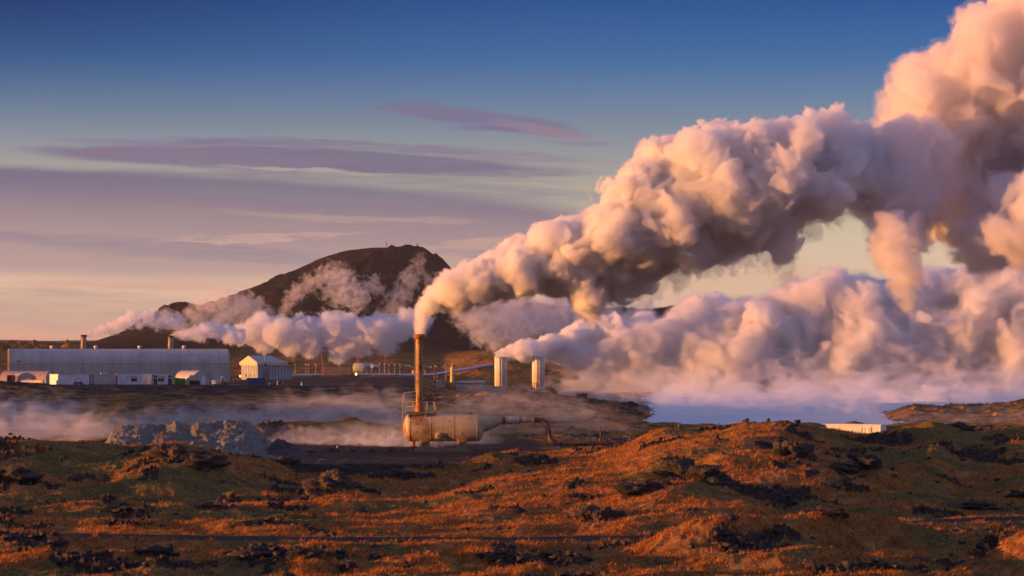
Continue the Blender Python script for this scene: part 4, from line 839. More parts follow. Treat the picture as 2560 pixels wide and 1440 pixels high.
# skips, tractor and small plant
def skip(px0, px1, ptop, Y, d, mat, lab, endmat=None, cat='skip', name='skip', a=A0):
    Ln = stretch(px0, px1, Y, a); h = zpx(ptop, Y) - TZ; T = thing(name, lab, cat, base_at(px0, Y, TZ), a)
    MB().prism([(0.15, .12), (d - .15, .12), (d, h), (0, h)], 0, Ln).build('tub', mat, T); MB().box(-.05, Ln + .05, -.06, -.002, h - .14, h - .02).box(-.05, Ln + .05, d + .002, d + .06, h - .14, h - .02).build('rim', mat, T)
    r = MB()
    for i in range(5): x = Ln * (i + .5) / 5; r.box(x - .04, x + .04, -.02 - .02, .13, .2, h - .16)
    r.build('stiffener', mat, T); MB().box(.1, Ln - .1, .3, .45, 0, .118).box(.1, Ln - .1, d - .45, d - .3, 0, .118).build('runner', M['dark'], T)
    if endmat: MB().box(-.08, -.003, .12, d - .12, .3, h - .2).build('end_plate', endmat, T)
    return T
skip(436, 463, 946, 552, 2.0, M['gbin'], 'bright green skip with a yellow end beside the short cabin', M['ybin'])
skip(473, 499.5, 951.5, 549, 1.8, M['dark'], 'black skip in front of the arched shelter', None)
skip(619, 662, 945, 556, 2.4, M['blue'], 'dark blue open container with an orange end right of the hall', M['orange'], 'container', 'open_container')
skip(673.5, 688, 957.5, 548, 1.6, M['sky'], 'small light blue tub near the edge of the terrace', None, 'tub', 'tub')
T = thing('brown_crate', 'brown crate with a dark opening next to the light blue tub', 'crate', base_at(694, 550, TZ), A0); MB().bbox(0, 1.4, 0, 1.2, 0, 1.0).build('box', M['wood'], T); MB().box(.25, .8, -.03, -.004, .25, .8).build('opening', M['dark'], T)
T = thing('tractor', 'small dark tractor parked in front of the white container', 'tractor', base_at(196, 546, TZ), A0)
MB().bbox(-.9, .9, -.4, .4, .35, .8).build('body', M['dark'], T); cb = MB()
for x in (-.55, .45):
    for y in (-.38, .38): cb.cyl((x, y, .8), (x, y, 1.45), .04, n=6)
cb.bbox(-.62, .52, -.45, .45, 1.45, 1.53).build('cab', M['dark'], T)
for x, r in ((-.65, .42), (.7, .3)):
    for y in (-.5, .5):
        w = MB().lathe((x, y - .1, r), (0, 1, 0), [(0, r * .8), (.03, r), (.17, r), (.2, r * .8)], 18).build('wheel', M['black'], T); MB().lathe((x, y - .115, r), (0, 1, 0), [(0, .1), (.23, .1)], 8).build('hub', M['steel'], w)
MB().bbox(.95, 1.3, -.5, .5, .15, .45).build('bucket', M['dark'], T)
T = thing('lying_cylinder', 'sunlit cream cylinder lying on its side before the small shelter', 'cylinder', base_at(82, 550, TZ), A0 - 3)
MB().lathe((-2.6, 0, .75), (1, 0, 0), [(0, .02), (.05, .28), (.2, .42), (4.3, .42), (4.32, .5), (4.4, .5), (4.42, .42)], 20, ).build('tank', M['tanks'], T); MB().lathe((1.95, 0, .75), (1, 0, 0), [(0, .6), (.5, .6), (.62, .45), (.66, .1)], 20).build('end_drum', M['tanks'], T)
for x in (-2, .2, 1.4): MB().bbox(x - .12, x + .12, -.4, .4, 0, .38).build('cradle', M['rust'], T)
T = thing('red_brown_box', 'red-brown steel box at the left end of the terrace', 'box', base_at(17, 556, TZ), A0); MB().bbox(0, 1.9, 0, 1.8, 0.1, 2.2).build('body', M['redb'], T); MB().box(.2, 1.0, -.04, -.004, .4, 1.9).build('door', M['dark'], T); MB().box(0.1, 1.8, .2, 1.6, 0, .097).build('base', M['dark'], T)
T = thing('red_machine', 'small red and white machine at the right end of the hall', 'machine', base_at(556, 551, TZ), A0)
MB().bbox(-.7, .7, -.4, .4, .2, .7).build('chassis', M['redb'], T); MB().bbox(-.35, .25, -.35, .35, .705, 1.5).build('engine', M['orange'], T); MB().cyl((0.35, 0, .7), (.35, 0, 1.95), .07).cyl((-.1, 0, 1.5), (-.25, 0, 2.0), .06).build('mast', M['sign'], T)
for x in (-.45, .45): MB().lathe((x, -.5, .25), (0, 1, 0), [(0, .2), (.05, .25), (.95, .25), (1, .2)], 12).build('wheel', M['black'], T)
T = thing('pipe_rack', 'low rack of white pipes next to the red machine', 'pipe rack', base_at(542, 550, TZ), A0)
for zz in (.35, .65, .95): MB().cyl((-1.1, 0, zz), (1.1, 0, zz), .09).build('pipe', M['sign'], T)
for x in (-.9, .9): MB().bbox(x - .06, x + .06, -.2, .2, 0, 1.15, .01).build('upright', M['steel'], T)
T = thing('round_tank', 'squat orange-brown round tank left of the blue container', 'tank', base_at(590, 556, TZ)); MB().lathe((0, 0, .15), (0, 0, 1), [(0, 1.0), (1.0, 1.05), (1.25, .85), (1.4, .4), (1.43, .02)], 24).build('shell', M['orange'], T); MB().lathe((0, 0, 0), (0, 0, 1), [(0, 1.1), (.147, 1.1)], 24).build('plinth', M['conc'], T); MB().cyl((-.5, -.9, .2), (-.5, -.9, 1.5), .05).build('riser', M['sign'], T)
T = thing('white_cone', 'lone white cone on the terrace edge', 'cone', base_at(754, 545, TZ)); MB().bbox(-.25, .25, -.25, .25, 0, .06, .01).build('base', M['sign'], T); MB().cyl((0, 0, .063), (0, 0, .85), .2, .04).build('cone', M['sign'], T)
T = thing('floodlight_mast', 'thin mast with a cluster of floodlights before the left end of the hall', 'light mast', base_at(46.5, 566, TZ)); MB().cyl((0, 0, 0), (0, 0, 5.4), .07, .05, 8).build('pole', M['dark'], T); MB().bbox(-.45, .45, -.04, .04, 5.15, 5.22, .01).build('crossbar', M['dark'], T)
for x in (-.35, 0, .35): MB().bbox(x - .14, x + .14, -.2, .05, 5.23, 5.5, .02).build('floodlight', M['dark'], T)
# gabled white building; shade is put into the blue of its walls
T = thing('gabled_building', 'white metal building with shade-blue walls, a hipped grey roof and dark door right of the hall', 'building', base_at(644, 640, TZ - .1), 35)
w, l, h1, h2 = 9.0, 8.6, 4.75, 6.55    # local x along the long front (right), y along the gable (left)
MB().add([(0, 0, 0), (l, 0, 0), (l, w, 0), (0, w, 0), (0, 0, h1), (l, 0, h1), (l, w, h1), (0, w, h1), (0, w / 2, h2 - .05)], [(0, 1, 5, 4), (1, 2, 6, 5), (2, 3, 7, 6), (3, 0, 4, 8, 7)]).build('wall', M['pale'], T)
MB().add([(-.3, -.3, h1), (l + .3, -.3, h1), (l + .3, w + .3, h1), (-.3, w + .3, h1), (-.3, w / 2, h2), (l - 2.2, w / 2, h2)], [(0, 1, 5, 4), (1, 2, 5), (2, 3, 4, 5), (3, 0, 4), (0, 3, 2, 1)]).build('roof', M['roof'], T)
MB().box(-.33, l + .33, -.36, -.303, h1 - .8, h1 + .03).box(l + .303, l + .36, -.3, w + .3, h1 - .8, h1 + .03).box(-.36, -.303, -.3, w + .3, h1 - .8, h1 + .03).build('fascia', M['tanks'], T)
MB().add([(-.34, -.2, h1 + .03), (-.34, w + .2, h1 + .03), (-.34, w / 2, h2 - .1)], [(0, 1, 2)]).build('gable', M['tanks'], T)  # cream colour stands for sunlight on the gable
rb = MB()
for x in np.arange(.6, l, .95): rb.box(x - .05, x + .05, -.04, -.003, .1, h1 - .82)
for y in np.arange(.5, w, .9): rb.box(-.04, -.003, y - .06, y + .06, .1, h1 - .82)
rb.build('wall_rib', M['dark'], T); MB().box(1.3, 3.4, -.06, -.044, 0.05, 3.0).build('door', M['wood'], T); MB().cyl((2.2, -.2, 4.0), (2.2, -.2, h2 + .3), .14, n=8).build('flue', M['stackg'], T); MB().box(1.9, 2.5, -.5, -.362, 3.9, 4.4).build('flue_box', M['dark'], T)
for y in (1.5, 4, 6.3): MB().box(-.07, -.043, y - .2, y + .2, .9, 1.6).build('vent', M['dark'], T)
MB().box(5.9, 6.5, -.1, -.043, 1.3, 2.2).build('panel_box', M['steel'], T)
T = thing('annex', 'low grey annex at the right end of the white building', 'annex', base_at(706, 648, TZ - .1), 20); MB().bbox(0, 2.6, 0, 4, 0, 2.9).build('wall', M['conc'], T); MB().box(-.1, 2.7, -.1, 4.1, 2.903, 3.05).build('roof', M['roof'], T)
# pipelines
def pipeline(name, lab, pts, r, Y0=None, posts=(), mat='lag'):
    p0 = at(*pts[0]); T = thing(name, lab, 'pipeline', p0); P = [at(*p) - p0 for p in pts]
    MB().tube(spl([tuple(v) for v in P], 3), r, 10).build('pipe_run', M[mat], T)
    for i, t in enumerate(posts):
        v = P[0].lerp(P[-1], t) if len(P) == 2 else Vector(spl([tuple(v) for v in P], 6)[int(t * (len(P) - 1) * 6)]); w = v + p0; gz_ = float(terrain(np.array([w.x], np.float32), np.array([w.y], np.float32))[0][0])
        if w.z - gz_ > .3: MB().cyl(v + Vector((0, 0, gz_ - w.z - .3)), v - Vector((0, 0, r)), .12, n=6).build('support', M['steel'], T)
    return T
pipeline('steam_pipeline', 'silver steam pipeline running behind the white building to the leaning pole', [(600, 941, 700), (700, 939, 710), (760, 938, 716), (806, 937.5, 720)], .45, posts=(.1, .3, .5, .7, .9))
pipeline('steam_pipeline', 'silver steam pipeline behind the tall stack that climbs the slope towards the steam towers', [(890, 936, 730), (980, 937.5, 740), (1040, 938, 745), (1085, 936, 750), (1140, 927, 760), (1190, 919, 770), (1240, 911, 785)], .5, posts=(.08, .25, .4, .55, .7, .85))
pipeline('steam_pipeline', 'short silver pipe on trestles above the long low white building', [(1132, 956, 640), (1214, 955.6, 642)], .4, posts=(.05, .35, .65, .95))
pipeline('steam_pipeline', 'pale pipeline crossing the mist behind the lake', [(1360, 974, 660), (1700, 972.5, 665), (2100, 973, 660), (2560, 973, 650), (2760, 974, 650)], .3, posts=(.1, .3, .5, .7, .9))
# pole, lattice fence, far separator, lamps
T = thing('leaning_pole', 'leaning pale pole with an orange foot beside the pink slatted screen', 'pole', base_at(808, 722)); MB().cyl((0, 0, -.3), (-.55, 0, zpx(882, 722) - T.location.z), .13, .07, 8).build('mast', M['wood'], T); MB().bbox(-.55, .45, -.5, .5, -.2, 1.9).build('foot', M['orange'], T)
T = thing('slatted_screen', 'long pink-brown slatted screen next to the leaning pole', 'screen', base_at(808, 724), 4); Ln = stretch(808, 878, 724, 4); h = zpx(917, 724) - T.location.z
sl = MB()
for x in np.arange(.1, Ln, .34): sl.box(x - .09, x + .09, 0, .05, .1, h)
sl.build('slat', M['rosy'], T); MB().box(0, Ln, .053, .13, h - .3, h - .15).box(0, Ln, .053, .13, .5, .65).build('rail', M['rust'], T)
for x in (0.2, Ln / 2, Ln - .2): MB().bbox(x - .1, x + .1, .135, .3, -.3, h + .1, .02).build('post', M['rust'], T)
T = thing('far_separator', 'distant dark horizontal vessel with a shiny tapered end', 'steam separator', base_at(912, 735)); zc = zpx(919, 735) - T.location.z
MB().lathe((-3.7, 0, zc), (1, 0, 0), [(0, .02), (.15, .9), (.5, 1.4), (5.0, 1.4), (5.3, 1.2)], 24).build('vessel', M['roof'], T); MB().lathe((1.6, 0, zc + .2), (1, 0, 0), [(0, 1.15), (2.2, .75), (2.6, .35), (2.8, .3)], 20).build('taper', M['lag'], T)
for x in (-2.6, .8): MB().bbox(x - .3, x + .3, -.9, .9, -.3, zc - 1.15).build('leg', M['rust'], T)
MB().bbox(-2.6, -1.4, -.4, .4, zc + 1.38, zc + 1.7).cyl((-2, 0, zc + 1.7), (-2, 0, zc + 2.4), .1).build('top_valve', M['orange'], T)
lamp0 = None
for i, (px, Y) in enumerate(((738, 700), (765, 702), (771, 705), (789, 702), (883, 716), (904, 716), (928, 716), (949, 716), (961, 722), (972, 722), (986, 722), (1000, 722))):
    lab = ['first lamp post right of the white building', 'lamp post left of a close pair before the leaning pole', 'lamp post right of a close pair before the leaning pole', 'lamp post just left of the leaning pole', 'lamp post before the far dark vessel, at its left end', 'lamp post before the middle of the far dark vessel', 'lamp post under the shiny taper of the far dark vessel', 'lamp post just right of the far dark vessel',
           'lamp post in the row behind the pipeline, farthest from the tall stack', 'second lamp post in the row left of the tall stack', 'third lamp post in the row left of the tall stack', 'lamp post of the row nearest the tall stack'][i]
    b = base_at(px, Y)
    if lamp0 is None:
        lamp0 = thing('lamp_post', lab, 'lamp post', b, 0, 'short lamp posts along the steam pipes'); MB().cyl((0, 0, -.3), (0, 0, 3.4), .07, .05, 6).build('pole', M['steel'], lamp0); MB().bbox(-.18, .18, -.18, .18, 3.4, 3.85).build('head', M['tanks'], lamp0)
    else: copy_thing(lamp0, b, 0, lab)
b = base_at(963, 760); T = thing('wooden_pole', 'thin tall pole on the slope behind the lamp posts', 'pole', b); MB().cyl((0, 0, -.4), (0, 0, zpx(868, 760) - b.z), .1, .07, 6).build('mast', M['wood'], T); MB().bbox(-.5, .5, -.04, .04, zpx(872, 760) - b.z, zpx(871, 760) - b.z, .01).build('crossarm', M['wood'], T)
# orange plant huts and pipework by the tall stack
for px0, px1, ptop, lab in ((1034, 1046, 926, 'small orange hut left of the tall ochre stack'), (1062, 1083, 925, 'orange hut right behind the tall ochre stack')):
    b = base_at(px0, 755); T = thing('orange_hut', lab, 'hut', b, A0); Ln = stretch(px0, px1, 755, A0); h = zpx(ptop, 755) - b.z; MB().bbox(0, Ln, 0, 3, -.3, h).build('wall', M['orange'], T); MB().box(-.1, Ln + .1, -.1, 3.1, h + .003, h + .15).build('roof', M['redb'], T); MB().box(Ln * .3, Ln * .6, -.05, -.004, .2, h * .75).build('door', M['dark'], T)
for px, Y, ptop, r, mt, lab, nm in ((1087, 660, 925, .26, 'pipe', 'thin rust-brown stack left of the yellow tower', 'rusty_stack'), (1114.5, 665, 914, .08, 'rosy', 'slender pinkish mast between rust stack and yellow tower', 'slender_mast'), (1029, 660, 952, .2, 'pipe', 'stubby brown stack left of the tall ochre stack', 'rusty_stack'), (1075, 668, 948, .1, 'wood', 'short post close to the right of the tall ochre stack', 'short_post'), (1092, 668, 930, .07, 'wood', 'thin post just right of the rust-brown stack', 'short_post')):
    b = base_at(px, Y); h = zpx(ptop, Y) - b.z; T = thing(nm, lab, 'stack' if 'stack' in nm else 'mast', b); MB().cyl((0, 0, -.3), (0, 0, h), r, r * .9, 10).build('shaft', M[mt], T); MB().lathe((0, 0, h), (0, 0, 1), [(0, r * 1.25), (.15, r * 1.25)], 10).build('cap', M['dark'], T)
b = base_at(1131, 640); T = thing('yellow_tower', 'slim yellow column with a ringed gallery near the top', 'tower', b); h = zpx(910, 640) - b.z
MB().lathe((0, 0, -.3), (0, 0, 1), [(0, .62), (h - 3.2, .62), (h - 3.0, .55), (h - .8, .55), (h - .4, .4), (h - .3, .02)], 20).build('column', M['tanks'] if False else worn('tower_paint', (0.62, 0.48, 0.14), (0.4, 0.25, 0.08), .5, .3, .55), T)
MB().lathe((0, 0, h - 2.9), (0, 0, 1), [(0, .66), (.005, 1.2), (.1, 1.2), (.105, .66)], 16).build('gallery', M['green'], T); rl = MB()
for a in np.linspace(0, 2 * math.pi, 9)[:-1]: rl.cyl((1.15 * math.cos(a), 1.15 * math.sin(a), h - 2.8), (1.15 * math.cos(a), 1.15 * math.sin(a), h - 1.8), .035, n=5)
rl.tube([Vector((1.15 * math.cos(a), 1.15 * math.sin(a), h - 1.8)) for a in np.linspace(0, 2 * math.pi, 17)], .035, 5).build('railing', M['green'], T); MB().tube([(0, 0, h - .7), (0, 0, h + .1), (.25, 0, h + .35), (.5, 0, h + .1)], .12, 8).build('top_bend', M['tanks'], T); MB().cyl((.75, -.2, 0), (.75, -.2, h - 3), .06, n=6).build('riser', M['wood'], T)
# low buildings by the steam towers
def lowb(px0, px1, ptop, Y, d, a, mat, lab, nm, vents=0, roofm='roof'):
    b = base_at(px0, Y); Ln = stretch(px0, px1, Y, a); h = zpx(ptop, Y) - b.z; T = thing(nm, lab, 'building', b, a)
    MB().bbox(0, Ln, 0, d, -.6, h).build('wall', M[mat], T); MB().box(-.08, Ln + .08, -.08, d + .08, h + .003, h + .14).build('roof', M[roofm], T)
    for i in range(vents): MB().tube([(Ln * (.45 + .16 * i), d / 2, h + .14), (Ln * (.45 + .16 * i), d / 2, h + .9), (Ln * (.45 + .16 * i) - .35, d / 2, h + 1.1)], .2, 8).build('roof_vent', M['tanks'], T)
    MB().box(Ln * .12, Ln * .12 + .9, -.05, -.004, 0, h * .7).build('door', M['conc'], T); return T
lowb(1082, 1112, 961, 655, 6, 10, 'tanks', 'low sunlit cream building at the foot of the rust stack', 'low_building', 3)
lowb(1134, 1157, 962, 652, 5, 10, 'tanks', 'cream block just behind the yellow tower', 'low_building')
lowb(1169, 1247, 967.5, 612, 6, 30, 'conc', 'long low white building left of the first steam tower', 'low_building', 0)
T = thing('vent_pair', 'pair of slanted cream vent hoods behind the long low white building', 'vent', base_at(1196, 640)); hv = zpx(963, 640) - T.location.z
for x in (0, .8): MB().tube([(x, 0, -.3), (x, 0, hv - .3), (x - .3, 0, hv + .3)], .22, 8).build('hood', M['tanks'], T)
# the two steam towers
def steam_tower(px, Y, lab, ramp):
    b = base_at(px, Y); h = zpx(892.5, Y) - b.z; T = thing('steam_tower', lab, 'steam tower', b, 0, 'pair of pale round steam towers'); R = 1.62
    m2 = MB(); NA = 72; rr = []
    for zz in (0.7, h):
        ring = []
        for j in range(NA):
            a = 2 * math.pi * j / NA; lobe = abs(math.cos(6 * (a + .26))) ** .6
            ring.append((R * (0.92 + .08 * lobe) * math.cos(a), R * (0.92 + .08 * lobe) * math.sin(a), zz))
        rr.append(ring)
    m2.rings(rr, True, False).build('shell', M['silo'], T)
    MB().lathe((0, 0, h - .02), (0, 0, 1), [(-.1, R * .8), (0, R * .8), (.03, R * 1.03), (-.22, R * 1.03)], 48, False, False).build('rim', M['conc'], T)
    MB().lathe((0, 0, h - .5), (0, 0, 1), [(0, .02), (.01, R * .83)], 24, False, False).build('outlet', M['dark'], T)
    MB().bbox(-2.1, 2.0, -1.9, 1.9, -.8, .697).build('plinth', M['conc'], T)
    for zz in (3.6, 6.0): MB().lathe((0, 0, zz), (0, 0, 1), [(0, R * 1.005), (.02, R * 1.03), (.1, R * 1.03), (.12, R * 1.005)], 48, False, False).build('hoop', M['silo'], T)
    if ramp:
        MB().prism([(-1.3, -.8), (1.3, -.8), (1.3, .1), (-1.3, .1)], -6.0, -2.15).build('ramp_base', M['conc'], T)
        MB().add([(-6, -1.3, .1), (-2.15, -1.3, .1), (-2.15, -1.3, 1.3), (-6, 1.3, .1), (-2.15, 1.3, .1), (-2.15, 1.3, 1.3)], [(0, 1, 2), (3, 5, 4), (0, 2, 5, 3)]).build('ramp', M['roof'], T)
        pp = MB()
        for x in (-1.75, -1.5, -1.0): pp.tube([(x, -1.75, .7), (x, -1.75, 1.9), (x + .2, -1.5, 2.3)], .08, 6)
        pp.build('riser', M['rust'], T)
    return T
steam_tower(1252.5, 600, 'pale ribbed steam tower left of the pair, behind the long low building', False)
steam_tower(1346, 600, 'pale ribbed steam tower with a sloping ramp on its left', True)
# white box on the hill, cairn, small marker
b = base_at(2066, 286); T = thing('white_shed', 'low white shed with overhanging roof half sunk behind the heath on the right', 'shed', Vector((b.x, 286, zpx(1064, 280) - 2.55)), -24); Ln = 6.6
MB().bbox(0, Ln, 0, 2.4, 0, 2.42).build('wall', M['plain'], T); MB().bbox(-.1, Ln + .1, -.1, 2.5, 2.425, 2.56, .02).build('roof', M['sign'], T)
for x in (1.2, 4.9): MB().box(x - .45, x + .45, -.04, -.004, .9, 2.2).build('door', M['white'], T)
MB().box(4.3, 4.36, -.05, -.004, .9, 2.3).box(5.44, 5.5, -.05, -.004, .9, 2.3).build('door_frame', M['roof'], T); MB().box(Ln + .004, Ln + .05, .15, 2.25, .3, 2.3).build('end_door', M['white'], T)
b = base_at(1920, 204); T = thing('stone_cairn', 'small stone cairn on the crest of the orange hill', 'cairn', b)
for i, (r, z) in enumerate(((.24, .0), (.2, .2), (.14, .38), (.09, .5))): o = MB().bm(lump_mesh('stone', r, .75, 70 + i, .4, 2)).build('stone', LAVA, T); o.location = (.02 * i, 0, z + .05)
b = base_at(1697, 207); T = thing('marker_stake', 'short orange stake on the hillside below the lake', 'stake', b); MB().cyl((0, 0, -.2), (0, 0, .42), .05, .04, 7).build('stake_shaft', M['orange'], T); MB().lathe((0, 0, .42), (0, 0, 1), [(0, .06), (.08, .05)], 7).build('top', M['rust'], T)
# far shore: orange sunlight is put into the wall paint
b = base_at(2252, 655, .4); T = thing('shore_hall', 'long low sunlit roof line glowing orange across the misty lake', 'building', b, -8); MB().bbox(0, 9.6, 0, 5, -2, .55).build('wall', M['orange'], T); MB().box(-.2, 9.8, -.2, 5.2, .553, .75).build('roof', M['tanks'], T)
b = base_at(2404, 665, .6); T = thing('shore_hut', 'small sunlit hut across the misty lake at the far right', 'hut', b, -10); MB().bbox(0, 4, 0, 3, -2, 1.3).build('wall', M['orange'], T); MB().box(-.1, 4.1, -.1, 3.1, 1.303, 1.45).build('roof', M['tanks'], T)
# masts on the mountain
b = base_at(966, 1890); b.z = ground_z(966, 1890); T = thing('summit_mast', 'short mast with two dark drums on the flat mountain top', 'mast', b); h = 4.6; MB().cyl((0, 0, -4), (0, 0, h), .2, .14, 8).build('pole', M['dark'], T)
for z in (h * .55, h * .9): MB().lathe((0, 0, z), (0, 0, 1), [(0, .5), (.7, .5)], 12).build('drum', M['dark'], T)
b = base_at(1044, 1896); T = thing('summit_cairn', 'small dark post at the highest point of the mountain', 'cairn', b); MB().cyl((0, 0, -4), (0, 0, 2.6), .8, .5, 8).build('stones', LAVA, T); MB().cyl((0, 0, 2.6), (0, 0, 3.6), .2, .15, 8).build('tip', M['dark'], T)
# lake
lk = MB().add([(-60, 335, -.45), (420, 335, -.45), (420, 655, -.45), (-60, 655, -.45)], [(0, 1, 2, 3)])
m = bpy.data.materials.new('lake_water'); m.use_nodes = True; k = NT(m.node_tree); bs = k.n['Principled BSDF']; bs.inputs['Base Color'].default_value = (0.62, 0.68, 0.67, 1); bs.inputs['Roughness'].default_value = 0.5
g = k.n.new('ShaderNodeNewGeometry').outputs['Position']; bp = k.n.new('ShaderNodeBump'); bp.inputs['Distance'].default_value = .05; k.l.new(k.noise(g, 1.6, 4, .6).outputs[0], bp.inputs['Height']); k.l.new(bp.outputs[0], bs.inputs['Normal'])
tag(lk.build('lake', m), 'pale blue lake under drifting steam', kind='structure')
# ------------------------------------------------------------------ steam plumes and ground mist
MAIN = [(1050,834,13),(1050,820,15),(1055,800,19),(1064,778,24),(1082,758,32),(1106,742,40,1),(1132,728,46,-1),(1092,738,26,1),(1120,716,26,2),
 (1168,722,50,1),(1206,702,58,-1),(1172,692,32,2),(1232,668,44,1),(1262,704,52,2),(1300,682,62,-2),(1290,640,44,2),(1340,660,64,1),(1372,622,58,-1),(1380,688,52,2),
 (1410,590,44,1),(1430,650,74,-2),(1400,690,40,0),(1452,708,50,2),(1476,628,80,1),(1470,742,42,-2),(1484,768,26,-1),(1520,690,66,2),(1540,590,88,-2),(1560,660,80,2),
 (1600,540,96,0),(1620,620,84,1),(1640,460,82,2),(1600,470,56,-2),(1680,560,100,-2),(1668,404,64,1),(1720,490,104,2),(1700,606,64,-1),(1740,420,84,-1),(1772,560,90,1),(1800,470,104,-2),
 (1800,388,66,2),(1850,536,86,0),(1860,426,98,1),(1880,356,56,-1),(1930,470,100,-2),(1940,386,76,2),(1930,576,60,1),(1950,618,36,0),(1900,600,40,2),(2000,436,96,1),(2010,352,60,-2),
 (2060,396,86,2),(2090,326,50,0),(2070,476,66,-1),(2120,416,80,1),(2130,356,52,2),(2176,388,50,2),(2180,440,60,2)]
TAIL = [(1484,768,30,-1),(1480,790,26,-1),(1472,806,18),(1500,770,26),(1446,798,12),(1944,604,42),(1954,640,36),(1962,676,28),(1972,704,18),(1925,640,24),(1560,738,30),(1620,722,34),(1690,692,36),(1760,664,36),(1830,632,36),(1890,640,30),(2020,568,36),(2080,532,34),(2130,500,30),(1320,752,22),(1395,744,24),(1250,764,18),(1180,776,16)]
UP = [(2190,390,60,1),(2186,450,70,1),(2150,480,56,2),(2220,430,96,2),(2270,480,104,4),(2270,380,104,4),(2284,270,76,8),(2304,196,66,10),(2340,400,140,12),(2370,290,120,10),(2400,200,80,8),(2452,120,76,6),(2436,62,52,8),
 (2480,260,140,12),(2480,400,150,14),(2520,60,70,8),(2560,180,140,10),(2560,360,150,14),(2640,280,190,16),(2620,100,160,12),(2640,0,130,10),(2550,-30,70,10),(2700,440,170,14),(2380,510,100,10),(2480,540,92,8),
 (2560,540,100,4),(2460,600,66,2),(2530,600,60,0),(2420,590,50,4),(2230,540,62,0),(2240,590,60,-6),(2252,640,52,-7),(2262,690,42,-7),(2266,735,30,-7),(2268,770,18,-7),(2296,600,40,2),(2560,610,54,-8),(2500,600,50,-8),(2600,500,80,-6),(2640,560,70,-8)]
SILO1 = [(1250,889,12),(1262,886,14),(1280,880,19),(1302,879,23),(1325,880,26),(1352,874,28,3),(1378,866,26,4),(1400,862,26,5),(1430,850,34,6),(1465,846,38,8),(1500,836,40,9),(1530,830,40,8)]
SILO2 = [(1480,925,30),(1560,945,40),(1640,965,36),(1740,975,40),(1850,970,50),(1960,978,50),(2080,975,50),(2200,970,54),(2320,975,50),(2440,975,54),(2560,975,60),(1345,891,12),(1360,888,16),(1385,888,22),(1415,892,28),(1450,896,34),(1490,900,42),(1540,896,52),(1590,850,56,6),(1590,910,54),(1610,810,38,8),(1650,870,66,4),(1650,930,50),(1710,830,56,6),(1705,880,70,2),(1745,785,48,8),(1720,940,56),
 (1780,860,84,4),(1790,780,46,8),(1840,820,70,6),(1860,900,90),(1870,780,40,6),(1920,850,84,4),(1950,780,54,6),(1960,920,84),(2000,780,64,6),(2040,850,96,3),(2055,730,46,4),(2088,700,30,4),(2090,760,66,6),(2110,910,96),(2160,790,86,4),(2150,735,46,6),
 (2200,880,104),(2240,760,66,6),(2300,830,104,2),(2340,740,62,6),(2320,930,90),(2400,740,66,6),(2410,850,110,2),(2480,720,60,6),(2470,800,96,4),(2520,900,110),(2550,720,66,6),(2580,820,120,2),(2650,860,130),(2650,740,90,4)]
STK1 = [(211,835,6),(222,834,9),(238,831,11),(256,826,13),(276,819,15),(296,812,17),(318,805,18),(326,785,12),(342,805,18),(366,796,18),(384,784,13),(392,806,19),(418,800,19),(440,806,18)]
STK2 = [(431,837,6),(442,836,9),(458,836,13),(478,834,17),(500,830,20),(524,822,20),(548,830,22),(574,838,22),(596,842,20)]
BANK = [(600,835,22),(625,828,30),(660,822,36),(700,828,40),(740,834,38),(780,838,40),(820,822,38),(855,826,44),(900,836,40),(940,834,40),(985,822,38),(1010,806,30),(1036,812,28),(660,860,22),(720,868,24),(780,870,26),(850,872,30),(905,868,26),(968,858,26),(846,895,12),(1050,800,26)]
HAZEB = [(450,812,22),(490,790,30),(520,768,28),(556,760,30),(590,764,28),(625,772,30),(656,786,26),(560,800,28),(500,820,24),(610,805,26),(650,812,24),(420,800,20),(575,740,14),(500,752,12)]
BACK = [(1150,780,26),(1190,800,36),(1240,800,46),(1300,796,52),(1360,790,50),(1420,790,48),(1480,792,44),(1210,832,30),(1240,852,26),(1290,838,34),(1255,875,14),(1400,830,40),(1540,800,44),(1460,840,34),(1330,770,40),(1600,790,36)]
W1 = [(704,800,12),(714,776,14),(726,750,17),(745,728,18),(770,712,18),(795,700,20),(826,690,24),(856,700,28),(880,728,26),(850,738,26),(822,730,18),(900,752,20),(932,708,16),(950,722,14),(915,735,16),(836,668,10),(888,772,14)]
W2 = [(1052,640,9),(1046,660,14),(1036,684,18),(1022,708,20),(1006,732,22),(990,756,22),(975,776,18),(1068,700,14),(1082,706,12),(1016,690,16),(960,790,16),(1000,770,18)]
def plume(name, blobs, vox, dens, label, cat='steam plume', aniso=0.3, veil=0.0, group=None, shells=(), color=(0.984, 0.982, 0.984), kind=None, **kw):
    f, lo = steam_field(blobs, vox, extra=max([s_[0] for s_ in shells] + [0]) * 1.5 + kw.get('wisp', 0) * sum(kw['sizes']) * .8, **kw); oo = np.array(blobs[0][:3], np.float32)
    me = iso_mesh(name, f, lo - oo, vox, 0.0); me.materials.append(steam_mat(dens, color, aniso, veil))
    o = link(bpy.data.objects.new(name, me)); o.location = oo; tag(o, label, cat, group, kind)
    for iso, dn in shells:
        m2 = iso_mesh('thin_edge', f, lo - oo, vox, iso); m2.materials.append(steam_mat(dn, color, aniso)); c = link(bpy.data.objects.new('thin_edge', m2)); c.parent = o
    print(name, len(me.vertices)); return o
VEIL = 0.025
plume('steam_plume', blob_px(MAIN, 252), 0.14, 1.4, 'thick orange-lit billowing plume rising from the tall ochre stack', veil=VEIL, aniso=0.45, sizes=(3.4, 1.7, 0.85, 0.42), amp=0.5, shells=((0.22, 0.2),), wisp=0.1)
f_ = COL.objects['steam_plume']
cr = plume('dense_core', blob_px([(b[0], b[1], b[2] * .9, *b[3:]) for b in MAIN[:36]], 252), 0.1, 2.2, 'x', sizes=(1.5, 0.75, 0.36), seed=4, amp=0.42, wisp=0.1)
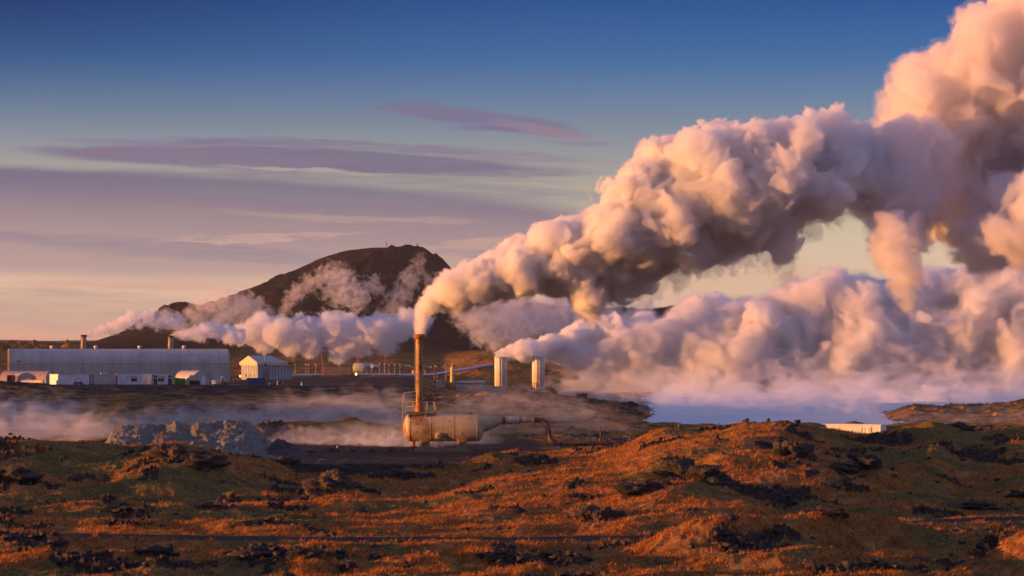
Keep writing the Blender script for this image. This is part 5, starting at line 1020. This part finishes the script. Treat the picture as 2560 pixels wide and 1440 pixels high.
cr.parent = f_; cr.location = cr.location - f_.location; del cr['label'], cr['category']
tl = plume('steam_tail', blob_px(TAIL, 252), 0.16, 0.3, 'x', sizes=(2.6, 1.3, 0.65), seed=3, amp=0.5, shells=(), wisp=0.6)
tl.parent = f_; tl.location = tl.location - f_.location; del tl['label'], tl['category']
plume('steam_plume', blob_px(UP, 254), 0.19, 0.8, 'towering mauve upper plume with an orange tail hanging down', veil=VEIL, sizes=(5, 2.5, 1.25, 0.6), seed=5, aniso=0.42, color=(0.97, 0.958, 0.968), amp=0.46, shells=((0.5, 0.12),), wisp=0.16)  # steam colour darkened and tinted mauve in place of dimmer light
plume('steam_plume', blob_px(SILO1, 600), 0.2, 1.2, 'short white plume blown off the left steam tower', veil=VEIL, sizes=(3, 1.5, 0.8), seed=7, amp=0.5, shells=((0.3, 0.15),), group='steam blown off the two towers')
plume('steam_plume', blob_px(SILO2, 604), 0.26, 0.8, 'vast low lilac steam bank blown off the right steam tower over the lake', veil=VEIL, sizes=(9, 4.5, 2.2), seed=9, amp=0.24, aniso=0.58, shells=((0.9, 0.08),), wisp=0.1, group='steam blown off the two towers')
plume('steam_plume', blob_px(STK1, 612), 0.2, 0.5, 'thin ragged pink plume from the left exhaust stack', veil=0.03, sizes=(2.4, 1.2, 0.6), seed=11, amp=0.5, wisp=0.3, shells=((0.3, 0.08),))
plume('steam_plume', blob_px(STK2, 612), 0.2, 0.8, 'dense pink plume leaving the right exhaust stack', veil=VEIL, sizes=(2.4, 1.2, 0.6), seed=12, amp=0.5, wisp=0.15, shells=((0.3, 0.1),))
plume('steam_plume', blob_px(BANK, 700), 0.25, 0.7, 'long white-blue steam bank lying low before the mountain', veil=VEIL, sizes=(5, 2.5, 1.2, .7), seed=13, amp=0.4, aniso=0.55, wisp=0.2, shells=((0.6, 0.06),))
plume('steam_wisp', blob_px(HAZEB, 780), 0.4, 0.09, 'hazy pink steam drifting over the low shoulder of the mountain', 'steam wisp', sizes=(5, 2.5, 1.3), seed=14, amp=0.5, wisp=0.5, shells=((0.9, 0.03),))
plume('steam_wisp', blob_px(BACK, 800), 0.4, 0.11, 'grey steam drifting behind the tall stack and the steam towers', 'steam wisp', sizes=(6, 3, 1.5), seed=15, amp=0.5, wisp=0.5, shells=((0.9, 0.03),))
plume('steam_wisp', blob_px(W1, 900), 0.35, 0.09, 'torn grey wisp across the middle of the mountain', 'steam wisp', sizes=(4, 2, 1), seed=16, amp=0.5, wisp=0.75, shells=((0.5, 0.03),))
plume('steam_wisp', blob_px(W2, 900), 0.35, 0.06, 'faint wisp climbing to the mountain summit', 'steam wisp', sizes=(4, 2, 1), seed=17, amp=0.5, wisp=0.8, shells=((0.5, 0.02),))
SM = [((1003,914,1.6),(1008,913,2.2),(1016,914,2.6),(1024,915,2.6),(1031,917,2.4),(1037,918,2)), ((1063,914,2),(1070,916,2.4),(1077,918,2.6)), ((1087,922,2),(1090,917,2.4),(1086,914,2)), ((1108,916,2.4),(1113,912,2.6),(1117,917,1.6))]
for lst, lab in zip(SM, ('tiny white steam jet left of the tall stack', 'tiny steam puff just right of the tall stack', 'tiny steam puff on the rust-brown stack', 'tiny steam puff on the slender mast')):
    plume('steam_puff', blob_px(lst, 662), 0.1, 2.0, lab, 'steam puff', sizes=(.8, .4), seed=21, amp=.5, wisp=.3, veil=VEIL, group='tiny steam puffs above the pipework')
# ground mist: low, thin and ragged
def mist(label, pts, dens, seed, vox=0.45, flat=0.5, sizes=(5, 2.5, 1.3), shell=(2.2, 0.22), wisp=.85):
    b = []
    for px, py, r, Y in pts:
        p = at(px, py, Y); b.append((p.x, p.y, p.z / flat, r * mpp(Y)))
    f, lo = steam_field(b, vox, seed=seed, sizes=sizes, amp=.4, wisp=wisp, extra=shell[0] + 1.0 + wisp * sum(sizes)); ax = None
    oo = np.array(b[0][:3], np.float32)
    me = iso_mesh('ground_mist', f, lo - oo, vox, 0.0); me.materials.append(steam_mat(dens, (0.98, 0.98, 0.98), .2)); o = link(bpy.data.objects.new('ground_mist', me)); o.location = (oo[0], oo[1], oo[2] * flat); o.scale = (1, 1, flat); tag(o, label, 'ground mist', None, 'stuff')
    m2 = iso_mesh('thin_edge', f, lo - oo, vox, shell[0]); m2.materials.append(steam_mat(dens * shell[1], (0.98, 0.98, 0.98), .2)); c = link(bpy.data.objects.new('thin_edge', m2)); c.parent = o
mist('pale mist over the ground left of the rubble heap', [(-80, 1105, 90, 290), (20, 1095, 90, 285), (110, 1090, 90, 288), (190, 1095, 80, 282), (240, 1088, 70, 290), (60, 1050, 70, 320), (400, 1060, 50, 330), (480, 1050, 50, 335), (550, 1045, 50, 335), (160, 1040, 60, 330), (330, 1075, 60, 300), (-20, 1030, 60, 330)], .065, 31)
mist('mist drifting behind the mounds left of the vessel', [(600, 1050, 50, 330), (660, 1045, 60, 330), (720, 1040, 64, 335), (780, 1035, 66, 335), (840, 1030, 60, 340), (900, 1025, 64, 340), (960, 1030, 60, 335), (1020, 1050, 50, 330)], .055, 32)
mist('bright mist at the foot of the vessel', [(700, 1126, 16, 274), (740, 1122, 22, 274), (790, 1118, 26, 272), (840, 1114, 28, 270), (890, 1112, 30, 270), (940, 1110, 32, 268), (985, 1110, 32, 266), (1030, 1114, 30, 266), (1080, 1120, 24, 268), (770, 1100, 14, 274), (905, 1088, 14, 272), (975, 1082, 16, 268), (1130, 1118, 24, 272), (1190, 1120, 24, 272)], .24, 33, vox=.3, flat=.7, sizes=(3, 1.5, .8))
mist('thin mist between the vessel and the shore ridge', [(1150, 1030, 50, 320), (1220, 1010, 60, 340), (1300, 1010, 64, 350), (1380, 1020, 60, 350), (1450, 1050, 60, 330), (1250, 1080, 50, 300), (1330, 1085, 50, 300), (1420, 1090, 44, 300), (1530, 1075, 44, 310)], .026, 34)
mist('blue-grey mist lying on the lake', [(1420, 960, 40, 590), (1500, 965, 60, 580), (1600, 970, 70, 570), (1700, 985, 70, 560), (1800, 990, 76, 550), (1900, 990, 80, 545), (2000, 990, 80, 540), (2100, 985, 80, 545), (2200, 980, 80, 550), (2300, 980, 80, 555), (2400, 975, 80, 560), (2500, 970, 80, 560), (2600, 970, 90, 560), (1760, 950, 60, 600), (2050, 940, 70, 600), (2350, 930, 70, 600), (1480, 930, 40, 620), (1620, 940, 44, 620)], .045, 35, vox=.8, flat=.55, sizes=(10, 5, 2.5))
mist('white mist creeping over the near water of the lake', [(1420, 990, 26, 500), (1500, 996, 30, 480), (1580, 1004, 34, 470), (1660, 1008, 36, 465), (1740, 1008, 38, 470), (1820, 1006, 40, 475), (1900, 1006, 40, 470), (1980, 1006, 40, 470), (2060, 1004, 40, 475), (2140, 1002, 42, 480), (2230, 996, 44, 500), (2330, 992, 44, 510), (2440, 990, 44, 510), (2550, 990, 44, 510), (2640, 990, 44, 510), (1700, 985, 40, 520), (1850, 985, 44, 520), (2000, 985, 44, 520), (2150, 980, 44, 530), (1680, 1014, 42, 415), (1750, 1014, 42, 415), (1830, 1014, 42, 415), (1910, 1014, 42, 415), (1990, 1014, 42, 415), (2070, 1014, 42, 415), (2140, 1014, 42, 415)], .13, 37, vox=.6, flat=.6, sizes=(7, 3.5, 1.8))
mist('mist behind the heath on the far right', [(2220, 1052, 24, 335), (2280, 1048, 28, 335), (2350, 1046, 30, 335), (2420, 1046, 30, 332), (2500, 1044, 32, 332), (2580, 1042, 36, 330)], .05, 36)
# ------------------------------------------------------------------ evening haze
def build_haze(density=0.000035):
    m = bpy.data.materials.new('haze'); m.use_nodes = True; k = NT(m.node_tree); k.n.clear(); out = k.n.new('ShaderNodeOutputMaterial')
    v = k.add('ShaderNodeVolumePrincipled', Density=density, Anisotropy=0.2); v.inputs['Color'].default_value = (0.95, 0.95, 0.97, 1); k.l.new(v.outputs[0], out.inputs['Volume'])
    z0 = float(gz.min()) - 1.0
    o = MB().box(-90000, 90000, -400, 17500, z0, 110).build('haze', m); tag(o, 'thin evening haze over the whole plain', kind='stuff')
build_haze()
